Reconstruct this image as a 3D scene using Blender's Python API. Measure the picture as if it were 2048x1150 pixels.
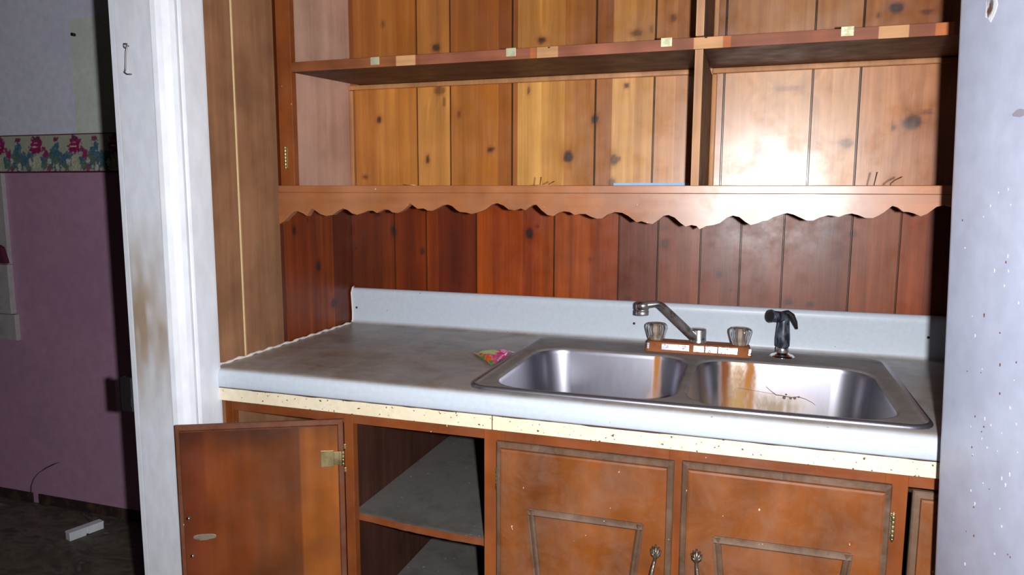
import bpy, bmesh, math, random
import numpy as np
from mathutils import Vector, Matrix, Euler
random.seed(7)
for o in list(bpy.data.objects): bpy.data.objects.remove(o)
SC = bpy.context.scene
COL = SC.collection

# ------------------------------------------------------------------ camera
FPX = 1457.4
CAM_R = Vector((0.94983291, 0.31273799, 0.00351991))
CAM_U = Vector((-0.04325339, 0.1202042, 0.99180648))
CAM_F = Vector((-0.30975245, 0.94220269, -0.12770089))
CAM_C = Vector((1.15996, -1.97189, 1.30599))
cd = bpy.data.cameras.new('camera')
cd.sensor_fit = 'HORIZONTAL'; cd.sensor_width = 36; cd.lens = FPX/2048*36
cd.clip_start = .02
cam = bpy.data.objects.new('camera', cd); COL.objects.link(cam)
M3 = Matrix((CAM_R, CAM_U, -CAM_F)).transposed()
cam.matrix_world = Matrix.Translation(CAM_C) @ M3.to_4x4()
SC.camera = cam

# ------------------------------------------------------------------ world, lights, exposure
w = bpy.data.worlds.new('world'); SC.world = w; w.use_nodes = True
w.node_tree.nodes['Background'].inputs[0].default_value = (.6, .7, 1, 1)
w.node_tree.nodes['Background'].inputs[1].default_value = .3
fl = bpy.data.lights.new('camera_flash', 'SPOT')
fl.energy = 146; fl.spot_size = math.radians(150); fl.spot_blend = .7
fl.shadow_soft_size = .012; fl.color = (.985, .985, 1.0)
flo = bpy.data.objects.new('camera_flash', fl); COL.objects.link(flo)
flo.matrix_world = Matrix.Translation(CAM_C + CAM_R*.076 + CAM_U*.006) @ M3.to_4x4()
SC.view_settings.view_transform = 'Standard'; SC.view_settings.look = 'None'
SC.view_settings.gamma = 1; SC.view_settings.exposure = 0.0
SC.view_settings.use_curve_mapping = False

# ------------------------------------------------------------------ helpers
def S(r, g, b):
    f = lambda c: ((c/255+.055)/1.055)**2.4 if c > 10 else c/255/12.92
    return (f(r), f(g), f(b))

def at(u, v, x=None, y=None, z=None):
    """point of the place that lies on the plane x=, y= or z= under photo pixel u, v"""
    d = CAM_F + CAM_R*((u-1024)/FPX) - CAM_U*((v-575)/FPX)
    if x is not None: t = (x-CAM_C.x)/d.x
    elif y is not None: t = (y-CAM_C.y)/d.y
    else: t = (z-CAM_C.z)/d.z
    return CAM_C + d*t

def new_mat(name): 
    m = bpy.data.materials.new(name); m.use_nodes = True
    return m, m.node_tree, m.node_tree.nodes['Principled BSDF']

def N(nt, t, **k):
    n = nt.nodes.new(t)
    for a, b in k.items(): setattr(n, a, b)
    return n

def mixc(nt, fac, a, b, mode='MIX'):
    n = N(nt, 'ShaderNodeMix', data_type='RGBA', blend_type=mode)
    for sock, val in ((0, fac), (6, a), (7, b)):
        if hasattr(val, 'is_output'): nt.links.new(val, n.inputs[sock])
        elif sock == 0: n.inputs[0].default_value = val
        else: n.inputs[sock].default_value = (*val[:3], 1)
    return n.outputs[2]

def noise(nt, scale, stretch=(1, 1, 1), detail=4, rough=.55, dist=0, off=(0, 0, 0)):
    tc = N(nt, 'ShaderNodeTexCoord'); mp = N(nt, 'ShaderNodeMapping')
    mp.inputs['Scale'].default_value = stretch; mp.inputs['Location'].default_value = off
    nt.links.new(tc.outputs['Object'], mp.inputs[0])
    n = N(nt, 'ShaderNodeTexNoise'); n.inputs['Scale'].default_value = scale
    n.inputs['Detail'].default_value = detail; n.inputs['Roughness'].default_value = rough
    n.inputs['Distortion'].default_value = dist
    nt.links.new(mp.outputs[0], n.inputs['Vector'])
    return n.outputs['Fac']

def ramp(nt, src, stops):
    r = N(nt, 'ShaderNodeValToRGB'); e = r.color_ramp.elements
    while len(e) < len(stops): e.new(.5)
    for el, (p, c) in zip(e, stops):
        el.position = p; el.color = (*c, 1) if len(c) == 3 else c
    nt.links.new(src, r.inputs[0]); return r.outputs[0]

G = lambda v: (v, v, v)
def bump(nt, b, src, strength=.2, dist=.002):
    n = N(nt, 'ShaderNodeBump'); n.inputs['Strength'].default_value = strength
    n.inputs['Distance'].default_value = dist
    nt.links.new(src, n.inputs['Height']); nt.links.new(n.outputs[0], b.inputs['Normal'])

def wood(name, c, grain=2, attr=False, rough=.42, contrast=.35, coarse=1.0, spec=.5, dust=0.0, coat=0.0, blot=.25):
    """varnished or raw timber; grain = axis the fibres run along"""
    m, nt, b = new_mat(name)
    st = [1, 1, 1]; st[grain] = .06
    st2 = [1, 1, 1]; st2[grain] = .035
    fine = noise(nt, 160*coarse, st, 5, .6)
    wide = noise(nt, 28*coarse, st2, 4, .6, .6)
    bl = noise(nt, 7, (1, 1, 1), 3, .5)
    if attr:
        a = N(nt, 'ShaderNodeAttribute', attribute_name='Col'); base = a.outputs['Color']
    else: base = c
    x = mixc(nt, 1.0, base, ramp(nt, fine, [(.3, G(1-contrast*.6)), (.7, G(1+contrast*.3))]), 'MULTIPLY')
    x = mixc(nt, 1.0, x, ramp(nt, wide, [(.35, (1-contrast, 1-contrast*1.15, 1-contrast*1.3)), (.65, G(1.08))]), 'MULTIPLY')
    x = mixc(nt, 1.0, x, ramp(nt, bl, [(.35, (1-blot, 1-blot*1.1, 1-blot*1.2)), (.65, G(1.05))]), 'MULTIPLY')
    if dust > 0:
        dn = noise(nt, 11, (1, 1, 1), 6, .7, .5, (3, 1, 2))
        f = ramp(nt, dn, [(.42, G(0)), (.75, G(dust))])
        x = mixc(nt, f, x, S(150, 130, 115))
        sp = noise(nt, 120, (1, 1, .5), 2, .5, 0, (5, 1, 1))
        f2 = ramp(nt, sp, [(.765, G(0)), (.785, G(.7))])
        x = mixc(nt, f2, x, S(235, 215, 190))
    nt.links.new(x, b.inputs['Base Color'])
    rr = ramp(nt, noise(nt, 14, (1, 1, 1), 5, .6, 0, (9, 2, 1)), [(.3, G(rough-.08)), (.7, G(rough+.12))])
    nt.links.new(rr, b.inputs['Roughness'])
    b.inputs['Specular IOR Level'].default_value = spec
    b.inputs['Coat Weight'].default_value = coat; b.inputs['Coat Roughness'].default_value = .25
    bump(nt, b, fine, .12, .0006)
    return m

def paint(name, c, stain=None, amt=.3, rough=.5, scale=5, spots=None, spot_c=None, stretch=(1, 1, 1), bumps=.12, attr=False, spec=.5, spot_scale=70, thr=.72, spot_st=(1, 1, 1)):
    m, nt, b = new_mat(name)
    if attr: base = N(nt, 'ShaderNodeAttribute', attribute_name='Col').outputs['Color']
    else: base = c
    n1 = noise(nt, scale, stretch, 6, .6)
    x = mixc(nt, 1.0, base, ramp(nt, noise(nt, scale*9, stretch, 4, .6), [(.3, G(.9)), (.7, G(1.05))]), 'MULTIPLY')
    if stain: x = mixc(nt, ramp(nt, n1, [(.48, G(0)), (.75, G(amt))]), x, stain)
    if spots:
        n2 = noise(nt, spot_scale, spot_st, 2, .5, 0, (4, 7, 2))
        x = mixc(nt, ramp(nt, n2, [(thr, G(0)), (thr+.015, G(spots))]), x, spot_c)
    nt.links.new(x, b.inputs['Base Color'])
    b.inputs['Roughness'].default_value = rough; b.inputs['Specular IOR Level'].default_value = spec
    bump(nt, b, noise(nt, 60, stretch, 5, .6), bumps, .002)
    return m

def metal(name, c, rough=.25, met=1.0, tarn=None, amt=.5, scale=60, attr=False, thr=(.45, .6)):
    m, nt, b = new_mat(name)
    x = c
    b.inputs['Metallic'].default_value = met
    b.inputs['Roughness'].default_value = rough
    if tarn:
        f = ramp(nt, noise(nt, scale, (1, 1, 1), 5, .65), [(thr[0], G(0)), (thr[1], G(amt))])
        x = mixc(nt, f, x, tarn); nt.links.new(x, b.inputs['Base Color'])
        nt.links.new(ramp(nt, f, [(0, G(met)), (1, G(met*.1))]), b.inputs['Metallic'])
        nt.links.new(ramp(nt, f, [(0, G(rough)), (1, G(.75))]), b.inputs['Roughness'])
    else: b.inputs['Base Color'].default_value = (*c, 1)
    return m

def stained_steel(name, c, rough=.3, grime=.0, met=.9):
    """steel whose rust marks and clean areas come from the mesh attribute Col (rgb) and Rust (0..1)"""
    m, nt, b = new_mat(name)
    rc = N(nt, 'ShaderNodeAttribute', attribute_name='Col')
    n = noise(nt, 22, (1, 1, 1), 6, .65)
    f = N(nt, 'ShaderNodeMath', operation='MULTIPLY')
    nt.links.new(rc.outputs['Alpha'], f.inputs[0])
    nt.links.new(ramp(nt, n, [(.25, G(.65)), (.6, G(1.0))]), f.inputs[1])
    f3 = N(nt, 'ShaderNodeMath', operation='MULTIPLY', use_clamp=True); nt.links.new(f.outputs[0], f3.inputs[0]); f3.inputs[1].default_value = 1.7; f = f3
    g = ramp(nt, noise(nt, 9, (1, 1, 1), 6, .7, 0, (2, 2, 5)), [(.3, G(grime*.6)), (.7, G(grime))])
    x = mixc(nt, g, c, ramp(nt, noise(nt, 16, (1, 1, 1), 6, .7, .5, (8, 3, 5)), [(.35, S(84, 76, 72)), (.65, S(118, 106, 98))]))
    x = mixc(nt, f.outputs[0], x, rc.outputs['Color'])
    nt.links.new(x, b.inputs['Base Color'])
    mx = N(nt, 'ShaderNodeMath', operation='MAXIMUM'); nt.links.new(g, mx.inputs[0]); nt.links.new(f.outputs[0], mx.inputs[1])
    nt.links.new(ramp(nt, mx.outputs[0], [(0, G(met)), (.8, G(.05))]), b.inputs['Metallic'])
    sm = noise(nt, 90, (1, 1, .1), 4, .6, 0, (1, 8, 5))
    rr = mixc(nt, mx.outputs[0], ramp(nt, sm, [(.2, G(rough-.01)), (.8, G(rough+.02))]), G(.75))
    nt.links.new(rr, b.inputs['Roughness'])
    b.inputs['Anisotropic'].default_value = .3
    return m

class MB:
    def __init__(s): s.v = []; s.f = []; s.c = []; s.smooth = []
    def quad_grid(s, P, C=None, smooth=False, flip=False):
        """P: (n, m, 3) array of points"""
        n, m = P.shape[:2]; o = len(s.v)
        s.v += [tuple(map(float, p)) for p in P.reshape(-1, 3)]
        if C is None: s.c += [(1, 1, 1, 0)]*(n*m)
        else: s.c += [tuple(map(float, q)) for q in C.reshape(n*m, -1)]
        for i in range(n-1):
            for j in range(m-1):
                q = (o+i*m+j, o+i*m+j+1, o+(i+1)*m+j+1, o+(i+1)*m+j)
                s.f.append(q[::-1] if flip else q); s.smooth.append(smooth)
    def box(s, a, b, c=(1, 1, 1, 0), M=None):
        x0, y0, z0 = a; x1, y1, z1 = b
        x0, x1 = min(x0, x1), max(x0, x1); y0, y1 = min(y0, y1), max(y0, y1); z0, z1 = min(z0, z1), max(z0, z1)
        o = len(s.v)
        for p in ((x0, y0, z0), (x1, y0, z0), (x1, y1, z0), (x0, y1, z0), (x0, y0, z1), (x1, y0, z1), (x1, y1, z1), (x0, y1, z1)):
            s.v.append(tuple(M @ Vector(p)) if M else p); s.c.append(c)
        for q in ((3, 2, 1, 0), (4, 5, 6, 7), (0, 1, 5, 4), (1, 2, 6, 5), (2, 3, 7, 6), (3, 0, 4, 7)):
            s.f.append(tuple(o+i for i in q)); s.smooth.append(False)
    def loops(s, L, cap0=False, cap1=False, smooth=True, C=None, closed=True):
        """bridge successive closed loops of equal length"""
        o = len(s.v); n = len(L[0])
        for k, l in enumerate(L):
            for i, p in enumerate(l):
                s.v.append(tuple(map(float, p))); s.c.append(tuple(C[k][i]) if C is not None else (1, 1, 1, 0))
        for k in range(len(L)-1):
            for i in range(n if closed else n-1):
                j = (i+1) % n
                s.f.append((o+k*n+i, o+k*n+j, o+(k+1)*n+j, o+(k+1)*n+i)); s.smooth.append(smooth)
        if cap0: s.f.append(tuple(o+i for i in range(n))[::-1]); s.smooth.append(False)
        if cap1: s.f.append(tuple(o+(len(L)-1)*n+i for i in range(n))); s.smooth.append(False)
    def tube(s, pts, r, n=12, caps=True, smooth=True, flat=1.0):
        pts = [Vector(p) for p in pts]; rs = r if isinstance(r, (list, tuple)) else [r]*len(pts)
        L = []; up = None
        for i, p in enumerate(pts):
            t = (pts[min(i+1, len(pts)-1)]-pts[max(i-1, 0)]).normalized()
            if up is None:
                up = Vector((0, 0, 1)) if abs(t.z) < .9 else Vector((1, 0, 0))
            a = t.cross(up).normalized(); bb = a.cross(t).normalized(); up = bb
            L.append([p+(a*math.cos(2*math.pi*k/n)+bb*math.sin(2*math.pi*k/n)*flat)*rs[i] for k in range(n)])
        s.loops(L, caps, caps, smooth)
    def lathe(s, prof, c, n=32, axis='z', flute=None, smooth=True, M=None):
        L = []
        for r, h in prof:
            l = []
            for k in range(n):
                a = 2*math.pi*k/n; rr = r*(1+(flute(a, h) if flute else 0))
                p = Vector((rr*math.cos(a), rr*math.sin(a), h))
                if M: p = M @ p
                l.append(p+Vector(c))
            L.append(l)
        s.loops(L, True, True, smooth)
    def prism(s, pts, axis, a, b, smooth=False):
        """extrude polygon: pts are 2D in the two other axes (x,z for axis 1; y,z for 0; x,y for 2)"""
        def mk(q, h):
            if axis == 1: return (q[0], h, q[1])
            if axis == 0: return (h, q[0], q[1])
            return (q[0], q[1], h)
        s.loops([[mk(q, a) for q in pts], [mk(q, b) for q in pts]], True, True, smooth)
    def build(s, name, mat, parent=None, bevel=0, seg=2, sub=0, solid=0, weld=False):
        me = bpy.data.meshes.new(name)
        off = Vector((0, 0, 0))
        if parent is not None:
            p = parent
            while p is not None: off += p.location; p = p.parent
        me.from_pydata([tuple(Vector(v)-off) for v in s.v], [], s.f)
        a = me.color_attributes.new('Col', 'FLOAT_COLOR', 'POINT')
        cc = np.ones((len(s.v), 4), dtype=np.float32)
        for i, c in enumerate(s.c): cc[i, :len(c)] = c
        a.data.foreach_set('color', cc.ravel())
        me.polygons.foreach_set('use_smooth', s.smooth)
        me.materials.append(mat)
        bm = bmesh.new(); bm.from_mesh(me)
        if weld: bmesh.ops.remove_doubles(bm, verts=bm.verts, dist=1e-5)
        bmesh.ops.recalc_face_normals(bm, faces=bm.faces); bm.to_mesh(me); bm.free()
        o = bpy.data.objects.new(name, me); COL.objects.link(o)
        if parent is not None: o.parent = parent
        if solid:
            md = o.modifiers.new('solid', 'SOLIDIFY'); md.thickness = solid; md.offset = -1
        if bevel:
            md = o.modifiers.new('bevel', 'BEVEL'); md.width = bevel; md.segments = seg; md.limit_method = 'ANGLE'
            md.angle_limit = math.radians(40)
            if seg > 2: me.polygons.foreach_set('use_smooth', [True]*len(me.polygons))
        if sub:
            md = o.modifiers.new('sub', 'SUBSURF'); md.levels = sub; md.render_levels = sub
        return o

def tag(o, label, cat, group=None):
    o['label'] = label; o['category'] = cat
    if group: o['group'] = group
    return o
def thing(name, label, cat, loc, group=None):
    o = bpy.data.objects.new(name, None); COL.objects.link(o); o.location = loc
    o.empty_display_size = .05
    return tag(o, label, cat, group)
def struct(o): o['kind'] = 'structure'; return o

_rng = np.random.RandomState(3)
_LAT = _rng.rand(256, 256)
def vn(x, y):
    xi = np.floor(x).astype(int); yi = np.floor(y).astype(int); fx = x-xi; fy = y-yi
    fx = fx*fx*(3-2*fx); fy = fy*fy*(3-2*fy); g = lambda a, b: _LAT[a % 256, b % 256]
    return (g(xi, yi)*(1-fx)+g(xi+1, yi)*fx)*(1-fy)+(g(xi, yi+1)*(1-fx)+g(xi+1, yi+1)*fx)*fy

def boards(mb, u0, u1, v0, v1, mk, stripes, grooves, knots, res=.004, gd=.004, gw=.0035, dark=(.02, .008, .005), seed=0, knotc=(.045, .02, .015), tint=(1, 1, 1), tone_mul=None):
    """a wall of vertical tongue-and-groove boards: mk(u, v, depth) gives the point; stripes = [(u, linear rgb)...] colour from u on;
    knots = [(u, v, ru, rv, strength)]"""
    us = list(np.arange(u0, u1, res))+[u1]
    for g in grooves: us += [g-gw, g-gw*.45, g+gw*.45, g+gw]
    for st in stripes: us += [st[0]-.0004, st[0]+.0004]
    us = np.array(sorted(set(round(x, 5) for x in us if u0 <= x <= u1)))
    vs = np.linspace(v0, v1, max(2, int((v1-v0)/(res*1.3))))
    U, V = np.meshgrid(us, vs, indexing='ij')
    su = np.array([s[0] for s in stripes]); sc = np.array([s[1] for s in stripes])
    idx = np.clip(np.searchsorted(su, U, side='right')-1, 0, len(su)-1)
    C = sc[idx]*np.array(tint)
    if tone_mul is not None: C = C*tone_mul(U, V)
    # growth-ring streaks that bend round the knots
    W = U.copy()
    for (ku, kv, ru, rv, s) in knots:
        d2 = ((U-ku)/(ru*2.6))**2+((V-kv)/(rv*4))**2
        W += np.sign(U-ku)*ru*1.1*np.exp(-d2)
    k1 = vn(W*70+seed*13.1, V*1.5+idx*7.7); k2 = vn(W*240+seed*3.3, V*3+idx*3.1)
    f = (.80+.34*k1)*(.90+.18*k2)
    C = C*np.stack([f**.8, f**1.1, f**1.4], -1)
    for (ku, kv, ru, rv, s) in knots:
        wob = 1+.35*(vn(U*90+ku*50, V*90+kv*30)-.5)
        d = np.sqrt(((U-ku)/ru)**2+((V-kv)/rv)**2)*wob
        core = np.clip((1.08-d)/.35, 0, 1)[..., None]*s
        halo = (np.clip((2.3-d)/1.4, 0, 1)**1.5)[..., None]*.5*s
        C = C*(1-halo*np.array([.55, .7, .8]))
        ring = .75+.4*np.sin(d*9)[..., None]*.4
        C = C*(1-core)+core*np.array(knotc)*ring
    D = np.zeros_like(U)
    for g in grooves:
        e = np.abs(U-g); D = np.maximum(D, np.clip((gw-e)/(gw*.55), 0, 1)*gd)
        C = np.where((e < gw*.6)[..., None], np.array(dark), C)
    P = np.stack([np.stack(mk(U, V, D), -1)], 0)[0]
    C = np.concatenate([C, np.ones_like(U)[..., None]], -1)
    mb.quad_grid(P, C)

def X0(px, row=250, y=0.0): return at(px, row, y=y).x

# ------------------------------------------------------------------ materials
M = {}
M['pine'] = wood('light_knotty_pine', None, 2, True, .33, .16, 1, .85, blot=.10, coat=.2)
M['pine_dark'] = wood('red_stained_knotty_pine', None, 2, True, .37, .26, 1, .42, blot=.2)
M['ply_raw'] = wood('pinkish_raw_plywood', S(206, 166, 146), 2, False, .7, .12, .6, .3, blot=.2)
M['panel_tan'] = wood('tan_wall_panelling', S(150, 108, 78), 2, False, .6, .16, .8, .3, blot=.28)
M['cab'] = wood('orange_brown_varnished_birch', S(138, 72, 28), 2, False, .42, .16, .35, .4, dust=.1, blot=.35)
M['cab_h'] = wood('orange_brown_varnished_rail', S(132, 68, 28), 0, False, .42, .2, .5, .45, dust=.15, blot=.3)
M['door'] = wood('worn_cabinet_door_birch', S(138, 76, 27), 2, False, .45, .18, .25, .4, dust=.28, blot=.4)
M['door_in'] = wood('cabinet_door_back_birch', None, 2, True, .42, .14, .3, .45, blot=.35)
M['edge'] = wood('grimy_brown_moulding', S(108, 80, 60), 2, False, .6, .3, .8, .3, dust=.4, blot=.4)
M['moulding'] = wood('pale_brown_moulding', S(196, 140, 92), 2, False, .5, .2, .6, .4)
M['valance'] = wood('varnished_valance_board', S(178, 110, 60), 0, False, .34, .2, .4, .8, coat=.15, dust=.2, blot=.3)
M['shelf'] = wood('dusty_brown_shelf', None, 0, True, .55, .25, .6, .3, blot=.3)
M['raw'] = wood('raw_pale_pine_edge', S(206, 164, 120), 2, False, .6, .2, 1, .3)
M['post'] = wood('raw_pink_pine_post', S(190, 142, 106), 2, False, .6, .2, 1, .3, dust=.15)
M['divider'] = wood('greyish_brown_divider', S(122, 88, 68), 2, False, .6, .2, .8, .3, blot=.3)
M['dark_in'] = wood('dark_cabinet_interior', S(74, 44, 34), 2, False, .7, .3, .8, .2)
M['grey_shelf'] = paint('dusty_grey_shelf_board', S(98, 94, 90), S(66, 60, 54), .8, .8, 9, .5, S(190, 185, 175), spot_scale=90, thr=.74)
M['white'] = paint('old_white_gloss_paint', S(222, 225, 232), S(180, 160, 140), .25, .4, 4, .7, S(110, 80, 70), spot_scale=36, thr=.775, stretch=(1, 1, .4))
M['jamb'] = paint('dirty_white_jamb_paint', None, S(176, 166, 152), .3, .4, 5, .7, S(100, 76, 66), spot_scale=30, thr=.78, stretch=(1, 1, .4), attr=True)
M['caulk'] = paint('white_caulk', S(226, 222, 216), S(150, 130, 110), .5, .6, 40)
M['cream'] = paint('speckled_cream_paint', S(232, 219, 190), S(220, 200, 164), .4, .4, 8, .95, S(84, 52, 26), spot_scale=130, thr=.68, bumps=.05)
M['crack'] = paint('brown_crack', S(70, 38, 26), rough=.9)
M['plaster'] = paint('low_bounce_plaster', S(120, 112, 104), S(90, 82, 74), .3, .8, 2)  # plaster colour darkened to cut light bounced from the unseen room
M['kfloor'] = paint('brown_vinyl_floor', S(96, 84, 72), S(60, 50, 42), .7, .5, 6)
M['fridge'] = paint('chipped_white_enamel', S(182, 190, 212), S(168, 174, 198), .6, .4, 3, .35, S(214, 216, 226), spot_scale=60, thr=.77, spot_st=(1, 1, .45), bumps=.02)
M['pale_chip'] = paint('pale_chip', S(190, 190, 196), rough=.7)
M['chip'] = paint('rust_chip', S(110, 62, 50), rough=.9)
M['rubber'] = paint('dark_gasket', S(28, 24, 26), rough=.7)
M['brass'] = metal('tarnished_brass', (.50, .40, .20), .36, 1, S(100, 82, 50), .5, 30, thr=(.4, .75))
M['bronze'] = metal('antique_bronze', (.24, .19, .14), .34, 1, S(40, 28, 18), .8, 160)
M['chrome'] = metal('dull_chrome', (.58, .57, .56), .22, 1, S(96, 90, 84), .45, 40, thr=(.35, .8))
M['chrome_clean'] = metal('bright_chrome', (.8, .8, .82), .12)
M['strike'] = metal('dull_brown_strike', (.30, .24, .17), .5, .5, S(90, 70, 50), .6, 60)
M['catch'] = metal('zinc_catch_plate', (.62, .62, .42), .42, .6, S(170, 168, 120), .6, 60)
M['iron'] = paint('dark_iron', S(16, 12, 16), rough=.6)
M['dim'] = paint('greyed_white_paint', S(170, 164, 166), S(130, 116, 104), .6, .7, 9)
M['nail'] = metal('rusty_nail_iron', (.10, .05, .035), .6, .6)
M['dark_wire'] = metal('weathered_hook_steel', (.22, .2, .2), .45, .8)

# ------------------------------------------------------------------ the kitchen's shell
def box_struct(name, a, b, mat, bevel=0):
    m = MB(); m.box(a, b); return struct(m.build(name, mat, None, bevel))
box_struct('floor', (-.10, -3.6, -.05), (2.7, 0.0, 0), M['kfloor'])
box_struct('ceiling', (-.16, -3.7, 2.42), (2.8, .1, 2.5), M['plaster'])
box_struct('wall_right', (2.7, -3.7, 0), (2.8, .0, 2.42), M['plaster'])
box_struct('wall_front', (-.13, -3.7, 0), (2.7, -3.6, 2.42), M['plaster'])
m = MB(); m.box((-.13, .012, 0), (2.8, .11, 2.42)); wall_back = struct(m.build('wall_back', M['plaster']))
# left wall with its doorway
m = MB(); m.box((-.12, -.68, 0), (-.014, .012, 2.42)); m.box((-.12, -3.6, 0), (-.014, -1.62, 2.42)); m.box((-.12, -1.62, 2.05), (-.014, -.68, 2.42))
wall_left = struct(m.build('wall_left', M['plaster']))

# lower red-stained pine boards: on the back wall, and on the left wall under the cabinet
zt = 1.40
def row_x(px): return X0(px, 520, -.004)
st = [(-.02, (115, 48, 16)), (765, (128, 56, 18)), (790, (132, 54, 14)), (853, (146, 62, 15)), (877, (112, 42, 14)), (953, (178, 82, 14)), (985, (166, 72, 12)), (1045, (156, 64, 14)), (1080, (170, 78, 14)), (1108, (164, 76, 14)), (1180, (152, 66, 14)), (1237, (122, 56, 30)), (1315, (138, 70, 40)), (1400, (128, 64, 40)), (1480, (134, 66, 38)), (1565, (132, 66, 38)), (1640, (124, 60, 36)), (1700, (146, 74, 34)), (1797, (152, 70, 24)), (1850, (124, 54, 20))]
stripes = [(p if p < 1 else row_x(p), S(*c)) for p, c in st]
def kn(px, py, rx, ry, s, y=-.004):
    p = at(px, py, y=y); return (p.x, p.z, rx/740, ry/740, s)
knots = [kn(787, 463, 7, 12, .9), kn(845, 503, 5, 7, .9), kn(1059, 467, 10, 13, .95), kn(1075, 453, 4, 4, .7), kn(1330, 487, 9, 9, .55), kn(1325, 455, 14, 6, .3), kn(1438, 549, 6, 6, .8), kn(1577, 605, 9, 6, .7), kn(1620, 609, 7, 5, .7), kn(1655, 463, 12, 6, .45), kn(1706, 468, 8, 8, .45), kn(755, 427, 5, 6, .8), kn(1256, 597, 7, 4, .7), kn(1462, 580, 3, 3, .6), kn(712, 497, 3, 4, .6), kn(1180, 520, 3, 5, .4)]
grooves = [row_x(p) for p in (790, 853, 953, 1108, 1237, 1315, 1400, 1480, 1565, 1700, 1797)]+[1.64, 1.73]
m = MB(); boards(m, -.014, 1.82, .86, zt, lambda U, V, D: (U, -.004+D, V), stripes, grooves, knots, seed=1, gw=.0024, dark=(.05, .025, .008), tint=(.9, .86, .62))
o = m.build('panelling', M['pine_dark'], wall_back)
m = MB(); m.box((1.82, -.004, 0), (2.7, .012, 2.42)); m.build('panelling', M['dark_in'], wall_back)

def knl(px, py, ry_, rz, s):
    p = at(px, py, x=-.002); return (p.y, p.z, ry_/1000, rz/1000, s)
stripes = [(-.40, S(96, 42, 20)), (at(573, 600, x=-.002).y, S(150, 64, 18)), (at(640, 560, x=-.002).y, S(158, 70, 20)), (at(668, 560, x=-.002).y, S(120, 48, 18))]
m = MB(); boards(m, -.40, -.004, .86, 2.42, lambda U, V, D: (-.002-D, U, V), stripes, [at(573, 600, x=-.002).y], [knl(668, 606, 16, 14, .8), knl(637, 532, 12, 16, .9), knl(589, 461, 8, 14, .9), knl(615, 440, 5, 6, .6)], seed=5, gw=.0022, tint=(.78, .82, .6))
m.build('panelling', M['pine_dark'], wall_left)
# tan panelling on the left wall between the cabinet and the door casing
yA = -.633; yB = -.3688; yG = -.523
m = MB(); m.box((-.014, yA, 0), (.003, yG-.0035, 2.42)); m.box((-.014, yG+.0035, 0), (.003, yB, 2.42))
m.build('panelling', M['panel_tan'], wall_left, .0015)
m = MB(); m.box((-.012, yG-.0036, 0), (.0012, yG+.0036, 2.42)); m.build('groove_strip', paint('yellowed_filler', S(226, 208, 150), S(190, 160, 100), .5, .7, 20), wall_left)
m = MB(); m.box((-.012, -.6355, 0), (.0045, -.6315, 2.42)); m.build('filler_bead', paint('yellow_filler', S(178, 158, 108), S(120, 96, 60), .6, .7, 30), wall_left)

# ------------------------------------------------------------------ doorway trim (jamb and casing)
door = thing('door_1', 'a', 'b', (-.07, -.745, 0)); del door['label']; del door['category']; struct(door)
prof = [(.004, -.6345), (.020, -.6345), (.0205, -.640), (.0205, -.700), (.0185, -.704), (.0165, -.707), (.0185, -.711), (.019, -.716), (.014, -.726), (.004, -.737), (-.006, -.7435), (-.016, -.7455), (-.019, -.745), (-.019, -.66), (.004, -.66)]
m = MB(); m.prism(prof, 2, 0, 2.16); m.build('casing', M['white'], door)
zz = np.linspace(0, 2.05, 300); xx = np.array(list(np.linspace(-.019, -.1085, 26))+[-.1092, -.1100, -.1108, -.1115]+list(np.linspace(-.113, -.1245, 6)))
Z, Xx = np.meshgrid(zz, xx, indexing='ij')
wave = .0006*(vn(Z*9, Xx*0+3)-.5)
Y = -.745+np.where((Xx < -.1090) & (Xx > -.1117), .0022, 0)+wave+np.where(Xx < -.1117, .0012, 0)
dirt = np.clip(1-np.abs(Z-1.03)/.24, 0, 1)*np.clip(.35+.9*vn(Z*22, Xx*60), 0, 1)*(Xx > -.112)
dirt = dirt*np.clip(.55+(-.0-Xx)*4, 0, 1)
lo = np.clip(1-Z/.62, 0, 1)*.3*vn(Z*30, Xx*90+4)
base = np.array(S(212, 216, 224)); dc = np.array(S(150, 120, 84))
f = np.clip(dirt*1.15+lo, 0, .85)[..., None]
C = base*(1-f)+dc*f
C = np.where(((Xx < -.1092) & (Xx > -.1116))[..., None], np.array(S(120, 100, 96)), C)
C = np.concatenate([C, np.ones_like(Z)[..., None]], -1)
m = MB(); m.quad_grid(np.stack([Xx, Y, Z], -1), C); m.box((-.1245, -.7435, 0), (-.019, -.682, 2.05), (*base, 1))
m.build('jamb', M['jamb'], door)
m = MB(); m.box((-.1245, -.745, 2.05), (.02, -.8, 2.12)); m.box((-.1245, -1.62, 2.05), (.02, -.745, 2.12)); m.build('head_jamb', M['white'], door, .002)
m = MB(); m.box((-.1245, -1.66, 0), (.02, -1.58, 2.12)); m.build('jamb', M['white'], door, .002)
m = MB(); a = at(247, 754, y=-.748); b = at(268, 823, y=-.748)
m.box((-.153, -.7525, b.z), (-.121, -.747, a.z)); m.box((-.153, -.7525, b.z), (-.150, -.735, a.z))
m.box((-.128, -.754, b.z+.012), (-.1215, -.7465, b.z+.032))
sp = m.build('strike_plate', M['iron'], door, .001); sp['label'] = 'dark iron strike plate on the jamb edge'
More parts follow.
